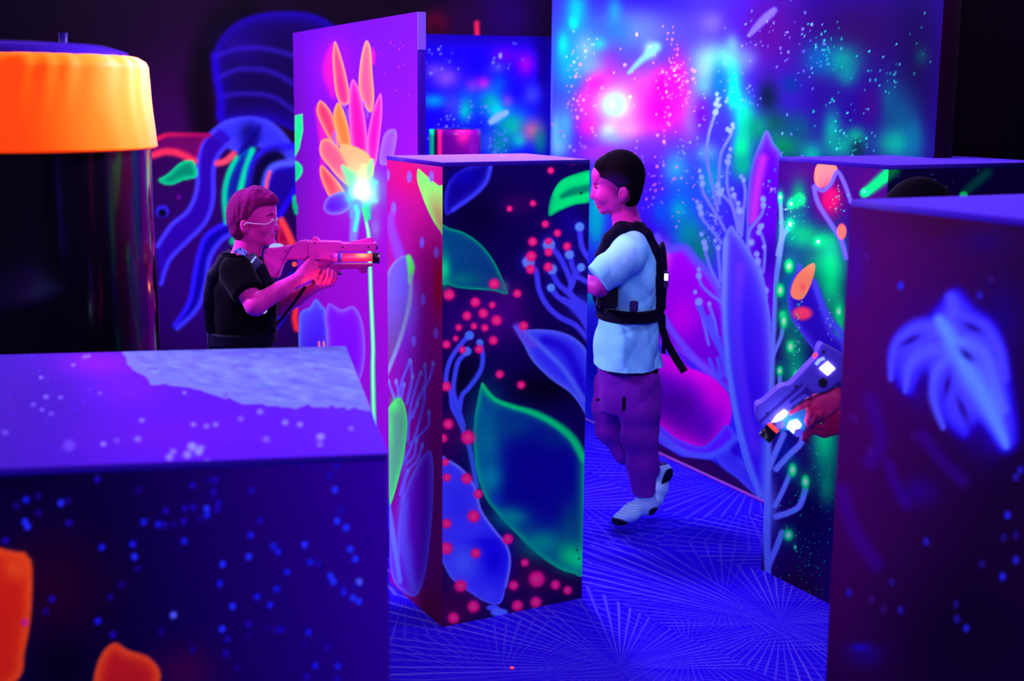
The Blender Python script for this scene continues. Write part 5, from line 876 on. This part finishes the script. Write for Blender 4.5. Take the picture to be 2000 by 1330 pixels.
    for d, e2 in ((-1, (488, 577, -.16)), (1, (514, 566, .135))):
        a = p(462 if d < 0 else 488, 530, d * .115); c = p(*e2); W.cone(a, c, .054, .05, .02); u = (c - a) / np.linalg.norm(c - a); X, Y, Zz = W.win(c - .07, c + .1)[1:]; sl_ = W.win(c - .07, c + .1)[0]; g = W.f[sl_]; dd = (X - c[0]) * u[0] + (Y - c[1]) * u[1] + (Zz - c[2]) * u[2] + .012; near = np.sqrt((X - c[0]) ** 2 + (Y - c[1]) ** 2 + (Zz - c[2]) ** 2) < .09; W.f[sl_] = np.where(near & (dd > 0), np.maximum(g, dd), g)
    W.mesh('t_shirt', FABR, r, flat((7, 2, 18)))
    Q = Solid((p(380, 690)[0], 4.2, .02), (p(560, 690)[0], 4.6, z(672)), .006); Q.stack([(z(700) - .05, x(470), f.Y, .1, .12), (z(675), x(470), f.Y, .095, .115)], .01)
    for d in (-1, 1): Q.chain([p(470, 705, d * .055), (x(472), f.Y + d * .06, .4), (x(468), f.Y + d * .065, .1)], [.078, .06, .045], .02)
    Q.mesh('trousers', FABR, r, flat((12, 4, 26)))
    for d in (-1, 1):
        K = Solid((x(440), f.Y - .13, -.01), (x(560), f.Y + .13, .14), .005); K.chain([(x(468), f.Y + d * .065, .1), (x(468), f.Y + d * .065, .04)], [.038, .036], .01); K.chain([(x(470), f.Y + d * .065, .03), (x(535), f.Y + d * .07, .024)], [.034, .026], .01); K.keep(lambda X, Y, Zz: .003 - Zz); K.mesh('sock', SOCK, r, flat((120, 140, 255)))
    # vest
    V = Solid(p(385, 690, -.2), p(560, 478, .2), .004)
    V.stack([(z(662), x(470), f.Y, .112, .134), (z(648), x(470), f.Y, .112, .134), (z(638), x(470), f.Y, .112, .134)], .003)
    for d in (-1, 1): V.chain([p(410, 640, d * .08), p(407, 590, d * .08), p(420, 540, d * .08), p(442, 508, d * .075), p(462, 497, d * .068), p(484, 503, d * .062), p(505, 525, d * .065), p(524, 560, d * .07), p(532, 600, d * .07), p(530, 645, d * .07)], [.018, .022, .024, .026, .026, .026, .024, .022, .02, .018], .01)
    V.ell(p(414, 585), (.03, .085, .1), None, .01); V.ell(p(527, 600), (.025, .08, .08), None, .01); V.mesh('vest', WEB, r)
    o = prism('shoulder_pad', [p(453, 491, -.095), p(468, 482, -.085), p(484, 491, -.085), p(478, 501, -.098)], (-.001, .02, -.004), material('blue_grey_plastic', (92, 92, 245)), r, .002); o['label'] = 'pale blue-grey shoulder plate'
    for a, b in ((461, 491), (469, 486), (478, 493), (475, 499)): q = p(a, b, -.1); tube('screw', [q, q + [0, .004, 0]], .0024, DK, o, 8)
    o = prism('display', [p(478, 502, -.1), p(492, 493, -.095), p(512, 515, -.1), p(492, 535, -.108)], (0, .02, 0), DKV, r, .002)
    for a, b in ((484, 521), (487.5, 516.5), (491, 512), (494, 508), (497.5, 503.5)): q = p(a, b, -.112); tube('light', [q, q + [0, .008, 0]], .0034, LEDB, o, 8)
    q = p(515, 608, -.16); tube('badge_light', [q, q + [0, .02, 0]], .008, LEDB, r, 10)
    tube('lanyard', [p(596, 560, -.01), p(575, 590, -.03), p(552, 620, -.06), p(534, 640, -.07)], .005, WEB, r, 8)
    tube('hanging_strap', [p(413, 640, -.08), p(411, 665, -.08), p(411, 700, -.08)], .008, WEB, r, 8)
    return r
boy_left()

# ---- laser tag guns
PINKP = material('pink_plastic_shell', (214, 30, 216), rough=.4, gloss=.03); PINKD = material('pink_plastic_shade', (165, 10, 185), rough=.4, gloss=.03)
EM = bpy.data.materials.new('lit_tube'); EM.use_nodes = True; _n = EM.node_tree.nodes; _n.clear(); _o = _n.new('ShaderNodeOutputMaterial'); _e = _n.new('ShaderNodeEmission'); _a = _n.new('ShaderNodeAttribute'); _a.attribute_name = 'Paint'; _e.inputs[1].default_value = 1.0
EM.node_tree.links.new(_a.outputs['Color'], _e.inputs[0]); EM.node_tree.links.new(_e.outputs[0], _o.inputs[0])
def cyl(name, a, b, r1, mat, parent, r2=None, seg=20): return tube(name, [a, b], [r1, r2 or r1], mat, parent, seg)
def gun_pink():
    Y = 4.385; c = T(6.335, 500, 430); P = lambda L_, d: [onY(x, y, Y + d) for x, y in c(L_)]; p1 = lambda x, y, d: P([(x, y)], d)[0]; u = 1 / 6.335 * Y / 2700
    r = empty('laser_gun', p1(650, 480, 0), 'pink plastic laser tag gun with an orange glowing barrel, held by the person in glasses', 'toy gun', 'laser tag guns')
    prism('stock', P([(90, 400), (98, 372), (140, 345), (240, 340), (330, 328), (430, 318), (500, 278), (545, 260), (650, 254), (650, 480), (480, 486), (395, 486), (340, 540), (290, 620), (245, 722), (160, 700), (118, 650), (98, 590)], -.022), (0, .044, 0), PINKP, r, .004)
    prism('stock_rib', P([(420, 330), (470, 305), (400, 420), (330, 540), (270, 722), (232, 705), (290, 590), (340, 470)], -.026), (0, .052, 0), PINKD, r, .002)
    prism('receiver', P([(650, 264), (1040, 272), (1050, 290), (1480, 284), (1490, 296), (1478, 384), (1075, 384), (990, 400), (930, 470), (930, 500), (680, 484), (648, 440)], -.026), (0, .052, 0), PINKP, r, .004)
    prism('lower_body', P([(560, 480), (690, 478), (930, 480), (960, 560), (1050, 545), (1300, 545), (1448, 545), (1448, 572), (1372, 580), (1362, 662), (1285, 655), (1262, 600), (1060, 606), (1000, 655), (925, 640), (880, 600), (800, 610), (750, 560), (640, 545)], -.02), (0, .04, 0), PINKD, r, .003)
    prism('grip', P([(640, 530), (760, 545), (735, 640), (700, 740), (610, 730), (620, 640)], -.015), (0, .03, 0), DK, r, .003); prism('trigger_guard', P([(760, 560), (850, 570), (860, 640), (845, 640), (838, 584), (762, 580)], -.006), (0, .012, 0), DK, r)
    prism('sight', P([(690, 214), (750, 210), (792, 262), (796, 280), (700, 280)], -.012), (0, .024, 0), PINKP, r, .003); prism('sight', P([(1130, 276), (1290, 250), (1400, 216), (1440, 226), (1450, 286)], -.01), (0, .02, 0), PINKP, r, .003)
    prism('fore_grip', P([(820, 600), (925, 600), (905, 690), (835, 690)], -.012), (0, .024, 0), PINKD, r, .003)
    cyl('collar', p1(925, 455, -.02), p1(1015, 458, -.02), 60 * u, PINKP, r); cyl('ring', p1(1015, 458, -.02), p1(1072, 460, -.02), 62 * u, material('violet_ring', (110, 40, 215)), r)
    pts = [p1(x, 461, -.02) for x in range(1070, 1451, 20)]; o = tube('glowing_tube', pts, 50 * u, EM, r, 24); o['label'] = 'orange glowing barrel tube'
    P_ = np.array([v.co[:] for v in o.data.vertices]); b = Brush(P_, (235, 20, 90)); X0, Y0 = c([(1320, 430)])[0]; b.blob(X0 - 22, Y0 + 4, 24, 5, (255, 70, 190), .9); b.blob(X0, Y0, 16, 7, (255, 215, 150), 1); b.blob(X0, Y0 + 12, 30, 5, (255, 30, 100), .7); b.blob(X0, Y0 - 6, 26, 5, (255, 110, 60), .6)
    a = o.data.color_attributes.new('Paint', 'FLOAT_COLOR', 'POINT'); cc = np.ones((len(P_), 4), np.float32); cc[:, :3] = sl(b.C * .999) * 1.1; a.data.foreach_set('color', cc.ravel())
    cyl('muzzle', p1(1450, 468, -.02), p1(1536, 470, -.02), 68 * u, DK, r); cyl('front_knob', p1(1480, 335, 0), p1(1508, 335, 0), 24 * u, DKV, r)
    for x, y, d in ((120, 402, -.0225), (368, 382, -.0225), (148, 645, -.0225), (728, 284, -.0265), (1072, 334, -.0265), (1392, 333, -.0265), (1318, 600, -.0205), (896, 560, -.0205)): cyl('screw', p1(x, y, d), p1(x, y, d + .004), 11 * u, DK, r, seg=10)
    prism('seam', P([(290, 479), (600, 478), (640, 430), (690, 478), (905, 480), (905, 488), (684, 487), (640, 442), (606, 487), (290, 488)], -.0266), (0, .002, 0), PINKD, r)
    cyl('sling_ring', p1(990, 660, -.02), p1(1070, 660, -.02), 18 * u, DKV, r, seg=12); o = prism('top_light', P([(150, 330), (200, 292), (300, 305), (330, 328), (160, 344)], -.012), (0, .03, 0), LEDB, r, .002); o['label'] = 'pale blue light on the stock'
    for x, y in ((475, 545), ): cyl('light', p1(x, y, -.024), p1(x, y, -.018), 30 * u, LEDR, r, seg=12)
    l = bpy.data.lights.new('gun_lamp', 'POINT'); l.energy = .16; l.color = (1, .22, .03); l.shadow_soft_size = .012; o = bpy.data.objects.new('gun_lamp', l); C.objects.link(o); o.location = onY(622, 560, Y - .075)
gun_pink()
def gun_blue():
    Y = 3.15; c = T(5.117, 1440, 640); P = lambda L_, d: [onY(x, y, Y + d) for x, y in c(L_)]; p1 = lambda x, y, d: P([(x, y)], d)[0]; u = 1 / 5.117 * Y / 2700
    m1 = material('violet_blue_plastic_shell', (88, 58, 255), rough=.4, gloss=.03); m2 = material('violet_blue_plastic_dark', (56, 20, 190), rough=.4)
    r = empty('laser_gun', p1(640, 600, 0), 'violet-blue laser tag gun with bright white lights, pointing down left from behind the right box', 'toy gun', 'laser tag guns')
    prism('shell', P([(196, 778), (215, 765), (262, 752), (430, 602), (470, 585), (535, 578), (700, 400), (800, 300), (820, 200), (850, 155), (900, 185), (1010, 240), (1100, 300), (1120, 520), (985, 560), (960, 600), (925, 615), (900, 640), (760, 660), (640, 735), (540, 800), (470, 850), (380, 935), (330, 955), (250, 985), (225, 960), (196, 880)], -.02), (0, .045, 0), m1, r, .004)
    prism('rail', P([(225, 935), (380, 800), (640, 560), (655, 575), (400, 815), (240, 955)], -.0225), (0, .004, 0), m2, r)
    prism('recess', P([(520, 750), (640, 650), (690, 590), (755, 665), (720, 700), (680, 650), (600, 700), (540, 760)], -.0228), (0, .004, 0), m2, r)
    prism('lower_housing', P([(380, 935), (480, 850), (560, 790), (700, 800), (690, 1030), (600, 1095), (500, 1020), (420, 1060), (390, 1020)], -.012), (0, .03, 0), material('blue_plastic', (50, 105, 250)), r, .003)
    prism('screen', P([(822, 410), (905, 338), (978, 410), (902, 478)], -.0235), (0, .004, 0), LED, r, .0005)['label'] = 'lit white square screen'
    prism('lamp_window', P([(350, 945), (395, 880), (470, 820), (500, 840), (490, 880), (420, 935)], -.0235), (0, .006, 0), LED, r)['label'] = 'white glowing lamp'
    prism('lamp_window', P([(500, 1000), (530, 940), (600, 920), (640, 970), (620, 1010), (570, 1060)], -.0155), (0, .006, 0), LED, r)['label'] = 'white glowing lamp'
    tube('red_ring', [p1(312, 950, -.012), p1(398, 1040, -.012)], .0045, LEDR, r, 12)
    a, b_ = p1(322, 985, .0), p1(258, 1035, .0); a = p1(345, 1005, 0); b_ = p1(268, 1110, 0); d = (p1(250, 1090, 0) - p1(350, 985, 0)); cyl('muzzle', p1(352, 1012, 0), p1(268, 1106, 0), 76 * u, DK, r)
    for x, y, rr in ((865, 242, 14), (590, 590, 16), (305, 862, 18)): cyl('screw', p1(x, y, -.0215), p1(x, y, -.017), rr * u, DK, r, seg=10)
    cyl('button', p1(855, 548, -.025), p1(855, 548, -.015), 44 * u, DK, r); tube('trim_piece', [p1(785, 370, -.022), p1(820, 325, -.022), p1(870, 305, -.022)], .004, LEDB, r, 8)
    cyl('red_light', p1(782, 278, -.01), p1(785, 278, .005), 26 * u, LEDR, r, seg=12)
    for x, y in ((430, 970), (610, 1050)): cyl('knob', p1(x, y, -.03), p1(x, y, -.015), 45 * u, m1, r, seg=16)
    tube('front_sight', [p1(215, 775, -.01), p1(235, 850, -.01)], .006, m2, r, 8)
    l = bpy.data.lights.new('gun_lamp', 'POINT'); l.energy = .10; l.color = (.45, .7, 1); l.shadow_soft_size = .01; o = bpy.data.objects.new('gun_lamp', l); C.objects.link(o); o.location = p1(490, 950, -.06)
gun_blue()
def boy_hidden():
    Y = 3.3; p = lambda a, b, d=0: onY(a, b, Y + d); c = T(5.117, 1440, 640); h = lambda a, b, d=0: onY(*c([(a, b)])[0], 3.15 + d)
    r = empty('person', p(1795, 600) * [1, 1, 0], 'person with dark hair, mostly hidden behind the right foreground box, hand out holding a gun', 'person')
    cx = p(1795, 400)[0]; top = p(1795, 345)[2]
    B = Solid((h(380, 500)[0], 2.98, -.01), (cx + .2, 3.55, top + .01), .0045)
    B.ell((cx, Y, top - .115), (.085, .066, .105), None, .01); B.ell((cx - .03, Y, top - .145), (.06, .05, .08), None, .01); B.cone((cx - .095, Y, top - .125), (cx - .105, Y, top - .155), .006, .009, .006); B.ell((cx - .07, Y, top - .205), (.022, .022, .018), None, .015)
    for d in (-1, 1): B.ell((cx + .01, Y + d * .068, top - .13), (.014, .01, .026), None, .003); B.ell((cx - .08, Y + d * .03, top - .12), (.012, .014, .01), None, .005, '-')
    B.ell((cx - .082, Y, top - .18), (.014, .02, .006), None, .004)
    B.chain([(cx + .01, Y, top - .19), (cx + .02, Y, top - .3)], [.045, .055], .015); B.stack([(.55, cx + .03, Y, .09, .12), (top - .5, cx + .03, Y, .08, .11), (top - .33, cx + .02, Y, .07, .12), (top - .27, cx + .02, Y, .04, .06)], .02)
    for d in (-1, 1): B.chain([(cx + .02, Y + d * .06, .6), (cx + .0, Y + d * .07, .33), (cx + .02, Y + d * .07, .05)], [.065, .047, .03], .02)
    wr = h(1010, 690, .0); el = p(1760, 830, -.05); B.chain([(cx + .02, Y - .13, top - .36), el], [.043, .034], .01); B.chain([el, el * .4 + wr * .6, wr], [.034, .028, .021], .01)
    kn = h(760, 830, .0); 
    hand(B, wr, kn, [(-1, [h(700, 760, -.02), h(620, 800, -.026), h(530, 850, -.026)], 1), (-.3, [h(720, 860, -.026), h(700, 930, -.02), h(715, 1000, 0)], 1.05), (.35, [h(770, 880, -.022), h(745, 940, -.018), h(755, 985, 0)], 1), (1, [h(830, 860, -.014), h(800, 910, -.014), h(805, 950, .0)], .9)], [wr, h(860, 690, .03), h(760, 700, .036), h(690, 740, .036)], w=.026, thick=.016, side=h(860, 850, 0) - h(720, 760, 0))
    B.chain([(cx + .02, Y + .13, top - .36), (cx - .03, Y + .15, .75), (cx - .13, Y + .05, .7)], [.043, .033, .022], .01); q = np.array([cx - .13, Y + .05, .7])
    hand(B, q, q + [-.06, -.02, 0], [(t, [q + [-.09, -.025 - t * .004, .02 * t], q + [-.11, -.02, .02 * t - .02], q + [-.1, -.01, .02 * t - .03]], 1) for t in (-1, -.35, .35, 1)], [q + [-.01, 0, .02], q + [-.04, 0, .04], q + [-.06, 0, .045]], side=(0, 0, 1))
    B.mesh('body', SKIN, r, flat((205, 30, 140)))
    Hh = Solid((cx - .13, Y - .11, top - .22), (cx + .13, Y + .11, top + .01), .003); Hh.ell((cx, Y, top - .11), (.094, .075, .11), None, .006); Hh.ell((cx + .02, Y, top - .15), (.07, .068, .08), None, .02); Hh.cone((cx - .09, Y - .2, top - .19), (cx - .09, Y + .2, top - .19), .1, .1, .006, '-'); Hh.mesh('hair', HAIR, r, flat((7, 3, 18)))
    W = Solid((cx - .16, Y - .22, .5), (cx + .2, Y + .22, top - .2), .006); W.stack([(.52, cx + .03, Y, .12, .14), (top - .5, cx + .03, Y, .105, .13), (top - .34, cx + .02, Y, .09, .14), (top - .27, cx + .02, Y, .055, .07)], .012)
    for d in (-1, 1): W.cone((cx + .02, Y + d * .11, top - .35), (cx + .01, Y + d * .15, top - .48), .055, .052, .02)
    W.mesh('t_shirt', FABR, r, flat((14, 4, 34)))
    Q = Solid((cx - .15, Y - .2, .04), (cx + .2, Y + .2, .62), .006); Q.stack([(.48, cx + .03, Y, .1, .13), (.6, cx + .03, Y, .1, .13)], .01)
    for d in (-1, 1): Q.chain([(cx + .02, Y + d * .06, .52), (cx, Y + d * .07, .33), (cx + .02, Y + d * .07, .09)], [.08, .06, .042], .02)
    Q.mesh('trousers', FABR, r, flat((18, 6, 44)))
    for d in (-1, 1):
        K = Solid((cx - .16, Y - .13, -.01), (cx + .1, Y + .13, .14), .005); K.chain([(cx + .02, Y + d * .07, .1), (cx + .02, Y + d * .07, .04)], [.036, .034], .01); K.chain([(cx + .02, Y + d * .07, .03), (cx - .1, Y + d * .07, .024)], [.034, .026], .01); K.keep(lambda X, Y, Zz: .003 - Zz); K.mesh('sock', SOCK, r, flat((110, 130, 255)))
boy_hidden()
# tiny red light lying on the carpet
q = onz(1000, 1306, 0); tag(tube('floor_light', [q + Z * .0015, q + Z * .004], .005, LEDR, None, 10), 'tiny red light on the blue carpet in front of the middle box', 'light')
